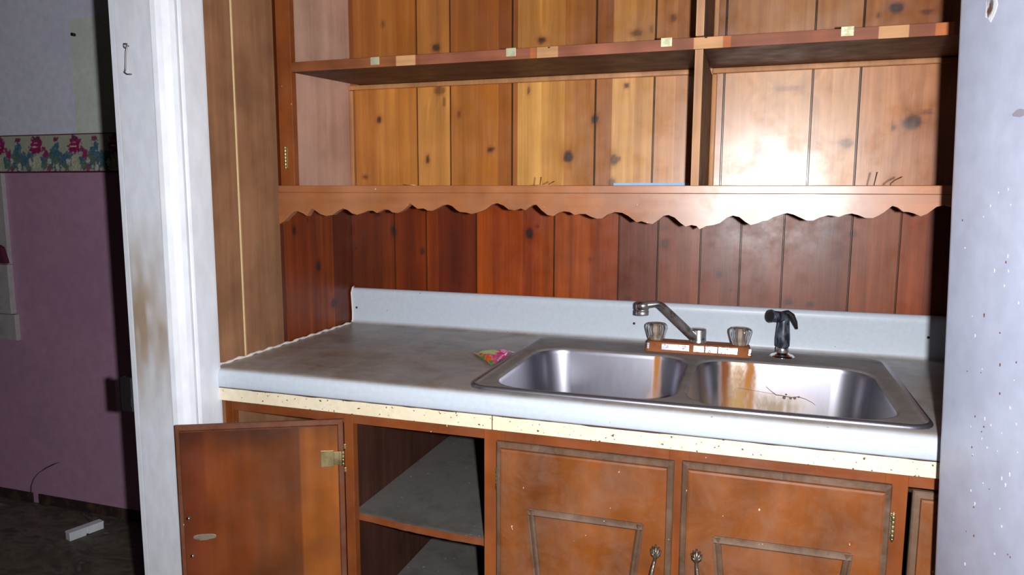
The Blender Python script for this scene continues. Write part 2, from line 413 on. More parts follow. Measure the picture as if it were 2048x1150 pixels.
# iron hook hanging from a screw eye
e = at(252, 93, y=-.753)
hk = thing('hook_latch', 'small grey metal hook hanging from a screw eye on the white door jamb', 'hook', (e.x, -.747, e.z))
m = MB(); m.tube([(e.x, -.746, e.z+.002), (e.x, -.752, e.z+.002)], .0015, 8)
m.tube([(e.x+.004*math.cos(t), -.7545, e.z+.001+.0045*math.sin(t)) for t in np.linspace(0, 2*math.pi, 17)], .0013, 8)
m.build('screw_eye', M['dark_wire'], hk)
b1 = at(251, 138, y=-.754); b2 = at(249, 145, y=-.756); b3 = at(254, 148.5, y=-.758); b4 = at(263, 148.5, y=-.760)
m = MB(); m.tube([(e.x-.004, -.7545, e.z+.005), (e.x+.004, -.7545, e.z+.005), (e.x+.003, -.7545, e.z-.004), (e.x+.0005, -.7545, e.z-.010), b1, b2, b3, b4], .0015, 10); m.build('hook', M['dark_wire'], hk)

# ------------------------------------------------------------------ the room beyond the doorway
yP = .2
def pinkwall():
    nx, nz = 90, 120
    zB = 1.383-.012
    m = MB(); m.box((-3.3, yP, 0), (-.12, yP+.1, at(120, 345, y=yP).z)); return m
zb = at(120, 345.5, y=yP).z; ztop = at(120, 268, y=yP).z
m = MB(); m.box((-3.3, yP, 0), (-.12, yP+.1, zb+.01))
wall_far = struct(m.build('wall_far', paint('dull_pink_wall_paint', S(182, 138, 166), S(156, 124, 154), .5, .75, 3)))
m = MB(); m.box((-3.3, yP, zb+.01), (-.12, yP+.1, 2.42)); m.build('upper_wall', paint('faded_lilac_wallpaper', S(226, 226, 244), S(206, 206, 228), .5, .75, 4), wall_far)
# paler rectangle where something once hung
a = at(138, 38, y=yP); b = at(222, 264, y=yP)
m = MB(); m.box((a.x, yP-.0012, ztop), (b.x+.3, yP, a.z)); m.build('wallpaper_patch', paint('greenish_patch', S(222, 228, 218), S(200, 204, 200), .5, .75, 6), wall_far)
a = at(150, 70, y=yP); m = MB(); m.tube([(a.x, yP-.014, a.z), (a.x, yP+.004, a.z)], .006, 10); m.build('nail', M['iron'], wall_far)
# floral border
us = np.arange(-2.35, -.6, .0028); vs = np.linspace(zb, ztop, 58)
U, V = np.meshgrid(us, vs, indexing='ij'); H = (V-zb)/(ztop-zb)
per = (at(152, 300, y=yP).x-at(75, 300, y=yP).x)
ph = at(75, 300, y=yP).x
L = np.array
C = np.ones(U.shape+(3,))*L(S(176, 178, 160)); n1 = vn(U*160, V*160); n2 = vn(U*260+9, V*260+5)
def blob(cx, cy, rx, ry, col, thr=1.0, k=.5, ampl=.9):
    global C
    du = (U-ph-cx*per+per*.5) % per-per*.5
    d = np.sqrt((du/(rx*per))**2+((H-cy)/ry)**2)+ampl*(n1-.5)
    f = np.clip((thr-d)/.12, 0, 1)[..., None]; C = C*(1-f)+f*L(S(*col))*(.6+.8*n2[..., None])
for cx in (.18, .3, .42, .54, .62, -.22, -.12, .36, .5, -.3):
    blob(cx, .18+.25*abs(math.sin(cx*19)), .10, .20, (86, 112, 128))
for cx, cy in ((.25, .45), (.45, .55), (.52, .68), (-.28, .35), (.36, .25), (.12, .3)): blob(cx, cy, .07, .15, (70, 112, 132))
for cx, cy in ((.2, .2), (.45, .3), (.34, .42), (-.25, .15)): blob(cx, cy, .08, .13, (96, 118, 104))
for cx, cy in ((.3, .3), (.5, .15), (-.2, .28)): blob(cx, cy, .05, .1, (190, 190, 176))
blob(-.03, .26, .11, .22, (186, 188, 160), ampl=.5)
blob(0, .78, .15, .19, (150, 34, 96), ampl=.6); blob(-.04, .62, .17, .12, (146, 30, 88), ampl=.8); blob(0, .88, .08, .06, (96, 60, 80)); blob(.22, .48, .07, .12, (160, 48, 104)); blob(.5, .86, .08, .07, (130, 60, 90)); blob(.16, .62, .06, .08, (150, 60, 110)); blob(-.05, .68, .09, .022, (222, 190, 160), ampl=.3); blob(-.02, .78, .05, .02, (200, 120, 150), ampl=.3)
blob(.28, .12, .07, .1, (140, 84, 104))
C = np.where(((H < .045) | (H > .965))[..., None], L(S(92, 22, 52)), C)
C = np.concatenate([C, np.ones_like(U)[..., None]], -1)
m = MB(); m.quad_grid(np.stack([U, np.full_like(U, yP-.0022), V], -1), C)
m.box((-2.35, yP-.0018, zb+.001), (-.6, yP, ztop-.001), (.3, .3, .3, 1))
o = m.build('trim_1', paint('floral_border_print', None, rough=.6, attr=True, bumps=.02)); struct(o)
# baseboard and torn paper
m = MB(); m.box((-3.3, yP-.006, 0), (at(68, 1000, y=yP).x, yP, .042)); m.box((at(80, 1000, y=yP).x, yP-.006, 0), (-.12, yP, .042))
struct(m.build('baseboard_far', paint('blackened_brown_baseboard', S(42, 28, 24), S(104, 76, 52), .9, .8, 14)))
tear = [at(u, v, y=yP-.004) for u, v in ((60, 990), (61, 972), (66, 958), (76, 946), (90, 937), (104, 930), (118, 924.5))]
m = MB(); m.tube([Vector((p.x, yP-.001, p.z)) for p in tear], [.003, .003, .0025, .002, .0035, .005, .001], 6, flat=.6)
m.build('wallpaper_tear', M['crack'], wall_far)
# its floor, side and ceiling
m = MB(); m.box((-3.3, -3.6, -.05), (-.10, yP, 0))
fmat, nt, bs = new_mat('dark_marbled_vinyl')
n1 = noise(nt, 5, (1, 1.6, 1), 6, .6, 1.2); n2 = noise(nt, 13, (1, 1.3, 1), 6, .65, .8, (4, 4, 4))
x = ramp(nt, n1, [(.35, S(58, 52, 48)), (.5, S(104, 94, 80)), (.62, S(64, 56, 52)), (.75, S(150, 142, 134))])
x = mixc(nt, ramp(nt, n2, [(.45, G(0)), (.6, G(.7))]), x, S(70, 70, 54))
nt.links.new(x, bs.inputs['Base Color']); bs.inputs['Roughness'].default_value = .6
o = struct(m.build('floor', fmat))
box_struct('wall_side', (-3.4, -3.6, 0), (-3.3, yP+.1, 2.42), M['plaster'])
box_struct('wall_end', (-3.4, -3.7, 0), (-.13, -3.6, 2.42), M['plaster'])
box_struct('ceiling', (-3.4, -3.7, 2.42), (-.16, yP+.1, 2.5), M['plaster'])
# white block on the floor
p0 = at(140, 1083, z=0); p1 = at(208, 1058, z=0); d = (p1-p0); ang = math.atan2(d.y, d.x); ln = d.length
bl = thing('wood_block', 'short white painted block of wood lying on the dark floor beyond the doorway', 'block', ((p0.x+p1.x)/2, (p0.y+p1.y)/2, 0))
Mx = Matrix.Translation(p0) @ Matrix.Rotation(ang, 4, 'Z')
m = MB(); m.box((0, 0, 0.0), (ln*.48, .032, .026), M=Mx); m.box((ln*.55, 0, .002), (ln, .032, .026), M=Mx); m.box((ln*.4, .004, .004), (ln*.6, .03, .026), M=Mx)
m.build('block', M['white'], bl, .001)
m = MB(); m.box((-.001, -.001, .0262), (ln+.001, .033, .033), M=Mx); m.build('lip', M['white'], bl, .001)
# window casing whose edge shows at the left
xr = at(30, 640, y=yP-.02).x
win = thing('window_1', 'a', 'b', (xr-.45, yP, .68)); del win['label']; del win['category']; struct(win)
zs_ = at(15, 628, y=yP-.02).z; z0_ = at(15, 680, y=yP-.02).z; z1_ = at(5, 529, y=yP-.02).z
m = MB(); m.box((xr-.9, yP-.02, z0_), (xr, yP, zs_-.002)); m.build('apron', M['dim'], win, .002)
m = MB(); m.box((xr-.9, yP-.024, zs_+.001), (xr-.012, yP, z1_)); m.build('sill', M['dim'], win, .002)
m = MB(); m.box((xr-.012-.07, yP-.018, z1_+.001), (xr-.012, yP, zb)); m.box((xr-.9, yP-.018, z1_+.001), (xr-.83, yP, zb)); m.build('window_frame', M['dim'], win, .002)
m = MB(); m.box((xr-.83, yP-.006, z1_+.001), (xr-.082, yP-.001, zb)); m.build('pane', metal('dark_night_glass', (.03, .03, .04), .08, .0), win)
a = at(18, 527, y=yP-.03); b = at(8, 494, y=yP-.03)
m = MB()
pts = [(xr-.16, a.z), (a.x, a.z), (a.x-.004, a.z+.018), (b.x, b.z), (b.x-.02, b.z+.008), (xr-.16, b.z+.01)]
m.prism(pts, 1, yP-.0255, yP-.045); o = m.build('folded_cloth', paint('dark_maroon_cloth', S(84, 20, 50), rough=.9), None, .003)
tag(o, 'dark maroon folded cloth on the white sill at the far left', 'cloth')

# ------------------------------------------------------------------ base cabinet
YF = -.605; ZT = .803
bc = thing('base_cabinet', 'orange-brown wooden base cabinet under the pale countertop, with worn panelled doors', 'cabinet', (.9, -.3, 0))
m = MB()
for x0, x1 in ((.003, .0245), (.3197, .342), (.651, .694), (1.028, 1.066), (1.400, 1.437), (1.76, 1.80)): m.box((x0, YF, .10), (x1, YF+.02, .842))
m.build('stile', M['cab'], bc, .001) if False else None
for i, (x0, x1) in enumerate(((.0045, .0245), (.3197, .342), (.651, .694), (1.028, 1.066), (1.400, 1.437), (1.76, 1.80))):
    m = MB(); m.box((x0, YF, .10), (x1, YF+.02, .842)); m.build('stile', M['cab'], bc, .001)
m = MB(); 
xs = [.0245, .3197, .342, .651, .694, 1.028, 1.066, 1.400, 1.437, 1.76]
for k in range(0, 10, 2): m.box((xs[k], YF+.0005, ZT), (xs[k+1], YF+.0195, .842))
m.build('top_rail', M['cab_h'], bc)
m = MB()
for k in range(0, 10, 2): m.box((xs[k], YF+.0005, .10), (xs[k+1], YF+.0195, .145))
m.build('bottom_rail', M['cab_h'], bc)
m = MB(); m.box((.0045, YF+.075, 0), (1.80, YF+.09, .10)); m.build('toe_kick', M['dark_in'], bc)
for x0, mt, zp in ((.3105, 'dark_in', .84), (.664, 'dark_in', .725), (1.42, 'dark_in', .725), (1.784, 'dark_in', .84)):
    m = MB(); m.box((x0, YF+.0205, .10), (x0+.016, -.012, zp)); m.build('partition', M[mt], bc)
m = MB(); m.box((.0045, YF+.0205, .10), (.0105, -.012, .84)); m.build('side_panel', M['panel_tan'], bc)
m = MB(); m.box((.0105, -.012, .10), (1.80, -.006, .855)); m.build('back_panel', M['panel_tan'], bc)
m = MB(); m.box((.0105, YF+.0205, .118), (1.784, -.012, .128)); m.build('bottom_panel', M['grey_shelf'], bc)
for xa in (.12, .215):
    m = MB(); m.box((xa, -.022, .10), (xa+.035, -.0125, .84)); m.build('cleat', M['cab'], bc)
# shelf of the open bay, its front edge worn and slightly ragged
for zt_, nm in ((.588, 'shelf'), (.328, 'shelf')):
    nx = 60; xs_ = np.linspace(.3275, .6635, nx); m = MB()
    def prow(y, z, a=0): return [(x, y+a*(vn(np.array([x*60.]), np.array([z*9.]))[0]-.5), z-(x-.33)*.045-(.004*math.sin((x-.33)*9))) for x in xs_]
    L_ = [prow(-.0125, zt_), prow(YF+.03, zt_), prow(YF+.0225, zt_-.001, .002), prow(YF+.0215, zt_-.017, .002), prow(YF+.024, zt_-.019, .003), prow(-.0125, zt_-.019)]
    m.loops(L_[:3], closed=False, smooth=False); m.build('shelf', M['grey_shelf'], bc)
    m = MB(); m.loops(L_[2:], closed=False, smooth=False); m.build('shelf_edge', M['cab_h'], bc)

def lip_door(name, x0, x1, z0, z1, yb, mats, trap=None, th=.019, parent=bc, inv=False, inside=False):
    """lipped slab door, edges stepped back to a dirty bead, with the keystone moulding"""
    m = MB(); e = .014
    def rect(i, y): return [(x0+i, y, z0+i), (x1-i, y, z0+i), (x1-i, y, z1-i), (x0+i, y, z1-i)]
    m.loops([rect(.0, yb), rect(0, yb-th*.42), rect(.0025, yb-th*.55), rect(e*.8, yb-th*.62)], cap0=True, smooth=False)
    bead = m.build('door_edge', M['edge'], None)
    m = MB(); m.loops([rect(e*.8, yb-th*.60), rect(e*.8+.0008, yb-th*.95), rect(e+.002, yb-th)], cap1=True, smooth=False)
    d = m.build(name, mats, None)
    return d, bead

def make_door(x0, x1, z0, z1, yb, hinge_side, handle_px, trap, label=None):
    loc = Vector(((x0 if hinge_side < 0 else x1), yb, z0))
    d, bead = lip_door('door', x0, x1, z0, z1, yb, M['door'])
    off = bc.location
    d.data.transform(Matrix.Translation(-loc)); d.parent = bc; d.location = loc-off
    bead.data.transform(Matrix.Translation(-loc)); bead.parent = d; bead['label'] = 'grimy grey-brown bevelled door edge'
    yf = yb-.019
    if trap:
        (ax, az), (bx, bz), (cx, cz), (dx, dz) = trap
        m = MB()
        w_ = .0075
        def bar(p, q):
            p = Vector((p[0], 0, p[1])); q = Vector((q[0], 0, q[1])); t = (q-p).normalized(); n_ = Vector((-t.z, 0, t.x))*w_
            L_ = []
            for c_ in (p-t*w_*.6, q+t*w_*.6):
                L_.append([c_+n_+Vector((0, yf+.0003, 0)), c_+n_*.9+Vector((0, yf-.004, 0)), c_+n_*.45+Vector((0, yf-.0075, 0)), c_-n_*.1+Vector((0, yf-.0055, 0)), c_-n_*.5+Vector((0, yf-.003, 0)), c_-n_+Vector((0, yf-.0028, 0)), c_-n_+Vector((0, yf+.0003, 0))])
            m.loops(L_, True, True, False)
        bar((bx, bz), (ax, az)); bar((ax, az), (dx, dz)); bar((cx, cz), (bx, bz)); bar((dx, dz), (cx, cz))
        t_ = m.build('moulding', M['edge'], None); t_.data.transform(Matrix.Translation(-loc)); t_.parent = d
    if handle_px:
        u, v, s = handle_px; h = at(u, v, y=yf-.01)
        m = MB()
        hz = h.z; hx = h.x
        # upper leaf fan
        for sgn, zc in ((1, hz), (-1, hz-.118)):
            for k in range(5):
                a_ = (k-2)*.36; ln_ = .024-.003*abs(k-2)
                tip = Vector((hx+math.sin(a_)*ln_*.85, yf-.0045, zc-.012*sgn+math.cos(a_)*ln_*sgn)); base_ = Vector((hx, yf-.009, zc-.014*sgn))
                mid = (tip+base_)/2+Vector((0, -.003, 0))
                m.tube([base_, mid, tip], [.0026, .0046, .0012], 8)
            m.lathe([(.004, 0), (.0045, .003), (.004, .008)], (hx, yf, zc-.010*sgn), 12, M=Matrix.Rotation(math.pi/2, 4, 'X'))
        pts = []
        for t in np.linspace(0, 1, 13):
            pts.append((hx+s*.006*math.sin(math.pi*t), yf-.009-.017*math.sin(math.pi*t)**.8, hz-.013-t*.092))
        m.tube(pts, [.003+.0015*math.sin(math.pi*t) for t in np.linspace(0, 1, 13)], 10)
        hd = m.build('handle', M['bronze'], None); hd.data.transform(Matrix.Translation(-loc)); hd.parent = d
        hd['label'] = 'antique bronze leaf handle'
    return d, loc, yf

def hinge(px, py, parent, loc, y, sgn):
    """wrap-around brass cabinet hinge: knuckle plus a frame leaf with finials"""
    h = at(px, py, y=y-.006); m = MB()
    m.box((h.x-.004-.0005, y-.0012, h.z-.024), (h.x+.0035, y, h.z+.024))
    for k in range(5): m.lathe([(.0028, -.0038), (.0034, -.003), (.0034, .003), (.0028, .0038)], (h.x, y-.0045, h.z-.0165+k*.0083), 10)
    for sg in (1, -1): m.lathe([(.0022, 0), (.003, .002), (.0018, .005), (.0006, .008)] if sg > 0 else [(.0006, -.008), (.0018, -.005), (.003, -.002), (.0022, 0)], (h.x, y-.0045, h.z+sg*.0205), 10)
    o = m.build('hinge', M['brass'], None, .0005); o.data.transform(Matrix.Translation(-loc)); o.parent = parent
    o['label'] = 'tarnished brass hinge'; return o

T2 = [at(u, v, y=YF-.026) for u, v in ((1060, 1026), (1279, 1056))]
d2, l2, yf2 = make_door(.681, 1.0385, .125, .8035, YF-.0005, -1, (1311, 1103, -1), [(T2[0].x, T2[0].z), (T2[1].x, T2[1].z), (T2[1].x-.045, .26), (T2[0].x+.045, .26)])
T3 = [at(u, v, y=YF-.026) for u, v in ((1433, 1082), (1697, 1117))]
d3, l3, yf3 = make_door(1.0535, 1.411, .125, .8055, YF-.0005, 1, (1393, 1112, 1), [(T3[0].x, T3[0].z), (T3[1].x, T3[1].z), (T3[1].x-.045, .26), (T3[0].x+.045, .26)])
d4, l4, yf4 = make_door(1.447, 1.755, .15, .794, YF+.0185, -1, None, None)
hinge(993, 958, d2, l2, YF, 1); hinge(1786, 1055, d3, l3, YF, -1)
# the open door of the second bay, swung round to show its back
TH = math.radians(26.5); w_d = .352; hx, hy = .3255, YF-.014; zt_d = .812; zb_d = .14
m = MB()
nu, nv = 60, 90
us = np.linspace(0, w_d, nu); vs = np.linspace(zb_d, zt_d, nv); U, V = np.meshgrid(us, vs, indexing='ij')
def slab(e0, y0, e1, y1): pass
def rect(i, y): return [(-i, y, zb_d+i), (-w_d+i, y, zb_d+i), (-w_d+i, y, zt_d-i), (-i, y, zt_d-i)]
Md = Matrix.Translation((hx, hy, 0)) @ Matrix.Rotation(TH, 4, 'Z')
def tr(l): return [Md @ Vector(p) for p in l]
m.loops([tr(rect(.016, .021)), tr(rect(.004, .020)), tr(rect(.0, .016)), tr(rect(0, .0095)), tr(rect(.002, .008)), tr(rect(.0105, .0075)), tr(rect(.0115, .0015)), tr(rect(.013, .0001))], cap0=True, smooth=False)
C_ = []
m2 = MB()
sea = [(.0, (150, 84, 30)), (.088, (116, 62, 28)), (.20, (122, 60, 24)), (.30, (112, 52, 26))]
P = np.stack([-(.0125+U*(w_d-.025)/w_d), np.zeros_like(U)-.0001, zb_d+.0125+(V-zb_d)*(zt_d-zb_d-.025)/(zt_d-zb_d)], -1)
su = np.array([s[0] for s in sea]); sc = np.array([S(*s[1]) for s in sea])
C = sc[np.clip(np.searchsorted(su, U, side='right')-1, 0, 3)]*(.8+.35*vn(U*45, V*7))[..., None]
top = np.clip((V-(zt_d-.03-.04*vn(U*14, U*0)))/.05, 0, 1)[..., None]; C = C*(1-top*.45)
P2 = np.array([[tuple(Md @ Vector(map(float, q))) for q in r_] for r_ in P])
C = np.concatenate([C, np.ones_like(U)[..., None]], -1)
m2.quad_grid(P2, C)
od = m2.build('door', M['door_in'], None); ob = m.build('door_edge', wood('dark_varnished_door_edge', S(112, 62, 38), 2, False, .5, .2, .5, .35, dust=.2), None)
lo_ = Vector((hx, hy, zb_d))
od.data.transform(Matrix.Translation(-lo_)); od.parent = bc; od.location = lo_-bc.location; od['label'] = 'open cabinet door swung left, showing its plain back'
ob.data.transform(Matrix.Translation(-lo_)); ob.parent = od
def on_door(u, v):   # where the sight line meets the open door's back face
    n_ = Md.to_3x3() @ Vector((0, 1, 0)); d_ = CAM_F+CAM_R*((u-1024)/FPX)-CAM_U*((v-575)/FPX)
    t = (Vector((hx, hy, 0))-CAM_C).dot(n_)/d_.dot(n_); return Md.inverted() @ (CAM_C+d_*t)
def dpart(mb, name, mat, bev=.0006):
    for i, v in enumerate(mb.v): mb.v[i] = tuple(Md @ Vector(v))
    o = mb.build(name, mat, None, bev); o.data.transform(Matrix.Translation(-lo_)); o.parent = od; return o
q = on_door(655, 917); m = MB()
m.box((q.x-.014, -.0022, q.z-.0185), (q.x+.014, -.0003, q.z+.0185)); m.box((q.x+.014, -.0022, q.z-.015), (q.x+.026, -.0003, q.z+.015))
m.box((q.x+.026, -.006, q.z-.015), (q.x+.031, -.0003, q.z+.016))
for k in range(4): m.lathe([(.0026, -.0038), (.0034, -.003), (.0034, .003), (.0026, .0038)], (q.x+.034, -.004, q.z-.013+k*.0086), 10)
m.box((q.x+.036, -.0015, q.z+.021), (q.x+.0405, .0, q.z+.031)); m.box((q.x+.036, -.0015, q.z-.032), (q.x+.0405, .0, q.z-.022))
dpart(m, 'hinge', M['brass'])['label'] = 'tarnished brass hinge with a square leaf'
q = on_door(410, 1073); m = MB()
m.prism([(q.x+.024*math.copysign(abs(math.cos(t))**.6, math.cos(t)), q.z+.0062*math.copysign(abs(math.sin(t))**.8, math.sin(t))) for t in np.linspace(0, 2*math.pi, 24)[:-1]], 1, -.0015, -.0003)
m.box((q.x-.011, -.0035, q.z-.007), (q.x+.008, -.0012, q.z+.007)); dpart(m, 'strike', M['strike'])
for uv in ((377, 1037), (385, 1112)):
    q = on_door(*uv); m = MB(); m.lathe([(.0045, 0), (.0044, .001), (.003, .003), (.001, .0037)], (q.x, -.0003, q.z), 14, M=Matrix.Rotation(math.pi/2, 4, 'X')); dpart(m, 'bolt_end', M['chrome_clean'], 0)

# ------------------------------------------------------------------ countertop
ZC = .91; WX0 = .004; WX1 = 1.70; YN = -.645
sx0, sx1, sy0, sy1 = .613, 1.474, -.619, -.068
ct = thing('countertop', 'pale blue-grey laminate countertop with an upturned backsplash and rounded front edge', 'countertop', (.9, -.3, .87))
hb = ZC+.1085
prof = [(-.0055, hb-.012), (-.0055, hb-.003), (-.009, hb), (-.016, hb+.0005), (-.021, hb-.0015), (-.0245, hb-.006), (-.026, hb-.012), (-.0255, hb-.022), (-.0235, hb-.035)]
prof += [(-.0225, ZC+.03), (-.0225, ZC+.012), (-.0235, ZC+.006), (-.027, ZC+.002), (-.034, ZC)]
top_y = list(np.linspace(-.045, sy1-.010, 3))
ins0, ins1 = sy1-.012, sy0+.012
prof += [(y, ZC) for y in (-.045, ins0)]
i_hole0 = len(prof)-1
prof += [(ins1, ZC)]
i_hole1 = len(prof)-1
prof += [(YN+.0235, ZC)]
for t in np.linspace(0, math.pi/2, 7)[1:]: prof.append((YN+.018-.018*math.sin(t), ZC-.018+.018*math.cos(t)))
prof += [(YN, .882), (YN+.0005, .870), (YN+.003, .8665), (YN+.012, .866)]
def nose_x(y): return WX0
xs_ = [WX0, sx0+.012, sx1-.012, WX1]
m = MB()
pts = np.array([[(x, y, z) for (y, z) in prof] for x in xs_])
mask = []
n_, mm = pts.shape[:2]; o_ = 0
m.v += [tuple(map(float, p)) for p in pts.reshape(-1, 3)]; m.c += [(1, 1, 1, 0)]*(n_*mm)
for i in range(n_-1):
    for j in range(mm-1):
        if i == 1 and j == i_hole0: continue
        m.f.append((i*mm+j, i*mm+j+1, (i+1)*mm+j+1, (i+1)*mm+j)); m.smooth.append(True)
# left end piece that laps over the door casing
xe = at(412, 770, y=YN).x
endp = [(YN+.007, ZC)]
endp = [q for q in prof if q[0] < -.6375]
poly = [(-.6375, ZC)]+endp+[(-.6375, .866)]
m.loops([[(WX0, y, z) for y, z in poly], [(xe+.004, y, z) for y, z in poly], [(xe, -.6385+(y+.6385)*.6, .888+(z-.888)*.85) for y, z in poly]], False, True, False)
cm, nt, bs = new_mat('worn_pale_blue_laminate')
geo = N(nt, 'ShaderNodeTexCoord')
x = mixc(nt, ramp(nt, noise(nt, 90, (1, 1, 1), 3, .5), [(.35, G(0)), (.7, G(.35))]), S(194, 203, 214), S(176, 187, 198))
sep = N(nt, 'ShaderNodeSeparateXYZ'); nt.links.new(geo.outputs['Object'], sep.inputs[0])
# grime lies only on the flat worktop: heights just about the worktop level
mr = N(nt, 'ShaderNodeMapRange'); nt.links.new(sep.outputs[2], mr.inputs[0])
mr.inputs[1].default_value = .034; mr.inputs[2].default_value = .0395; mr.inputs[3].default_value = 0; mr.inputs[4].default_value = 1
mr2 = N(nt, 'ShaderNodeMapRange'); nt.links.new(sep.outputs[2], mr2.inputs[0])
mr2.inputs[1].default_value = .041; mr2.inputs[2].default_value = .052; mr2.inputs[3].default_value = 1; mr2.inputs[4].default_value = 0
mu = N(nt, 'ShaderNodeMath', operation='MULTIPLY'); nt.links.new(mr.outputs[0], mu.inputs[0]); nt.links.new(mr2.outputs[0], mu.inputs[1])
gr = ramp(nt, noise(nt, 7, (1, 1, 1), 7, .65, .4), [(.3, G(.55)), (.7, G(1.0))])
mu2 = N(nt, 'ShaderNodeMath', operation='MULTIPLY'); nt.links.new(mu.outputs[0], mu2.inputs[0]); nt.links.new(gr, mu2.inputs[1])
x = mixc(nt, mu2.outputs[0], x, ramp(nt, noise(nt, 11, (1, 1, 1), 7, .7, .8, (2, 9, 4)), [(.35, S(118, 102, 84)), (.62, S(154, 137, 118))]))
spk = ramp(nt, noise(nt, 75, (1, 1, 1), 2, .5, 0, (7, 7, 7)), [(.75, G(0)), (.765, G(.6))])
x = mixc(nt, spk, x, S(120, 90, 66))
nt.links.new(x, bs.inputs['Base Color']); bs.inputs['Roughness'].default_value = .38
bs.inputs['Specular IOR Level'].default_value = .4
bump(nt, bs, noise(nt, 500, (1, 1, 1), 2, .5), .06, .0005)
m.build('laminate_top', cm, ct)
zt_c = .866; zc_b = at(900, 846, y=-.637).z
xj = at(985, 850, y=-.637).x
print('cream z', zc_b)
m = MB(); m.box((xe+.002, -.6375, .8365), (xj-.0008, -.6065, .8655)); 
for nm, xa, xb in (('edge_strip', xe+.001, xj-.0009), ('edge_strip', xj+.0009, WX1)):
    m = MB()
    if xa < 0: m.box((xa, -.640, .8355), (.0046, -.6365, .8655)); m.box((.0046, -.640, .8355), (xb, -.6065, .8655))
    else: m.box((xa, -.640, .8355), (xb, -.6065, .8655))
    m.build(nm, M['cream'], ct, .0008)
m = MB(); m.box((xj-.0009, -.6385, .837), (xj+.0009, -.61, .865)); m.build('joint', M['crack'], ct)
# thin dirty gap line under the laminate lip
m = MB(); m.tube([(x_, YN+.003, .8657) for x_ in np.linspace(.0046, WX1, 240)], [.0006+.0028*max(0, float(vn(np.array([x_*34.]), np.array([2.2]))[0])-.45)*(1 if .2 < x_ < 1.1 else .6) for x_ in np.linspace(.0046, WX1, 240)], 6); m.build('grime_line', M['crack'], ct)
for u, v in ((713, 615), (1268, 647), (1857, 675), (1128, 613)):
    p = at(u, v, y=-.0235); m = MB(); r_ = .0035 if u != 1128 else .0012
    m.lathe([(r_, 0), (r_, .0008), (r_*.6, .0016)], (p.x, -.0224, p.z), 14, M=Matrix.Rotation(math.pi/2, 4, 'X')); m.build('screw', M['crack'], ct)
# caulk bead up the left wall, worktop and end of backsplash
m = MB()
pts = [(.0045+.0008*math.sin(t*40), -.632+t*.598, ZC+.0022+.0012*math.sin(t*61)) for t in np.linspace(0, 1, 60)]
m.tube(pts, [.0032+.0012*math.sin(i*1.7) for i in range(60)], 7)
pts2 = [(.0048, -.030, ZC+.004), (.0048, -.0255, ZC+.012), (.0046, -.0245, ZC+.035), (.0046, -.027, hb-.035), (.0046, -.029, hb-.014), (.0046, -.022, hb), (.0046, -.012, hb+.004)]
m.tube(pts2, .0026, 7); m.build('caulk_bead', M['caulk'], ct)

# ------------------------------------------------------------------ sink
def rrect(x0, x1, y0, y1, r, z, ne=24, nc=10):
    pts = []
    cs = [(x1-r, y1-r, 0), (x0+r, y1-r, 90), (x0+r, y0+r, 180), (x1-r, y0+r, 270)]
    for k, (cx, cy, a0) in enumerate(cs):
        for i in range(nc+1):
            a = math.radians(a0+90*i/nc); pts.append((cx+r*math.cos(a), cy+r*math.sin(a), z))
        nx_, ny_, a1 = cs[(k+1) % 4]; s_ = pts[-1]; a = math.radians(a1)
        e_ = (nx_+r*math.cos(a), ny_+r*math.sin(a))
        for i in range(1, ne): pts.append((s_[0]+(e_[0]-s_[0])*i/ne, s_[1]+(e_[1]-s_[1])*i/ne, z))
    return pts
M['deck'] = stained_steel('grimy_steel_deck', (.42, .40, .39), .40, .85, .9)
M['bowl'] = stained_steel('brushed_steel_bowl', (.27, .27, .315), .28, .12, 1.0)
sk = thing('kitchen_sink', 'double-bowl stainless steel sink with rust streaks set in the countertop', 'sink', (1.04, -.34, ZC))
ZD = ZC+.0035
m = MB()
rim = [rrect(sx0+i, sx1-i, sy0+i, sy1-i, max(.045-i, .02), z) for i, z in ((0, ZC+.0004), (.0002, ZC+.0022), (.0009, ZC+.0042), (.0021, ZC+.0058), (.0038, ZC+.0069), (.006, ZC+.0074), (.0085, ZC+.0072), (.0115, ZC+.006), (.017, ZD))]
m.loops(rim[:-1], smooth=True); m.build('rim', M['bowl'], sk)['label'] = 'bright rolled steel rim'
m = MB(); m.loops(rim[-2:], smooth=True)
bowls = [(.655, 1.0295, -.588, -.186, .075), (1.0515, 1.427, -.588, -.186, .075)]
lips = []
for (x0, x1, y0, y1, r) in bowls:
    L_ = [rrect(x0-.007, x1+.007, y0-.007, y1+.007, r+.007, ZD), rrect(x0-.003, x1+.003, y0-.003, y1+.003, r+.003, ZD-.0008), rrect(x0, x1, y0, y1, r, ZD-.0045)]
    m.loops(L_, smooth=True); lips.append(L_[0])
bm = bmesh.new()
for lp in [rim[-1]]+lips:
    vv = [bm.verts.new(p) for p in lp]
    for i in range(len(vv)): bm.edges.new((vv[i], vv[(i+1) % len(vv)]))
bmesh.ops.triangle_fill(bm, use_beauty=True, edges=bm.edges[:], normal=(0, 0, 1))
o_ = len(m.v); bm.verts.ensure_lookup_table()
for i, v in enumerate(bm.verts): v.index = i; m.v.append(tuple(v.co)); m.c.append((1, 1, 1, 0))
for f_ in bm.faces: m.f.append(tuple(o_+v.index for v in f_.verts)); m.smooth.append(False)
bm.free()
o = m.build('sink_deck', M['deck'], sk, weld=True)
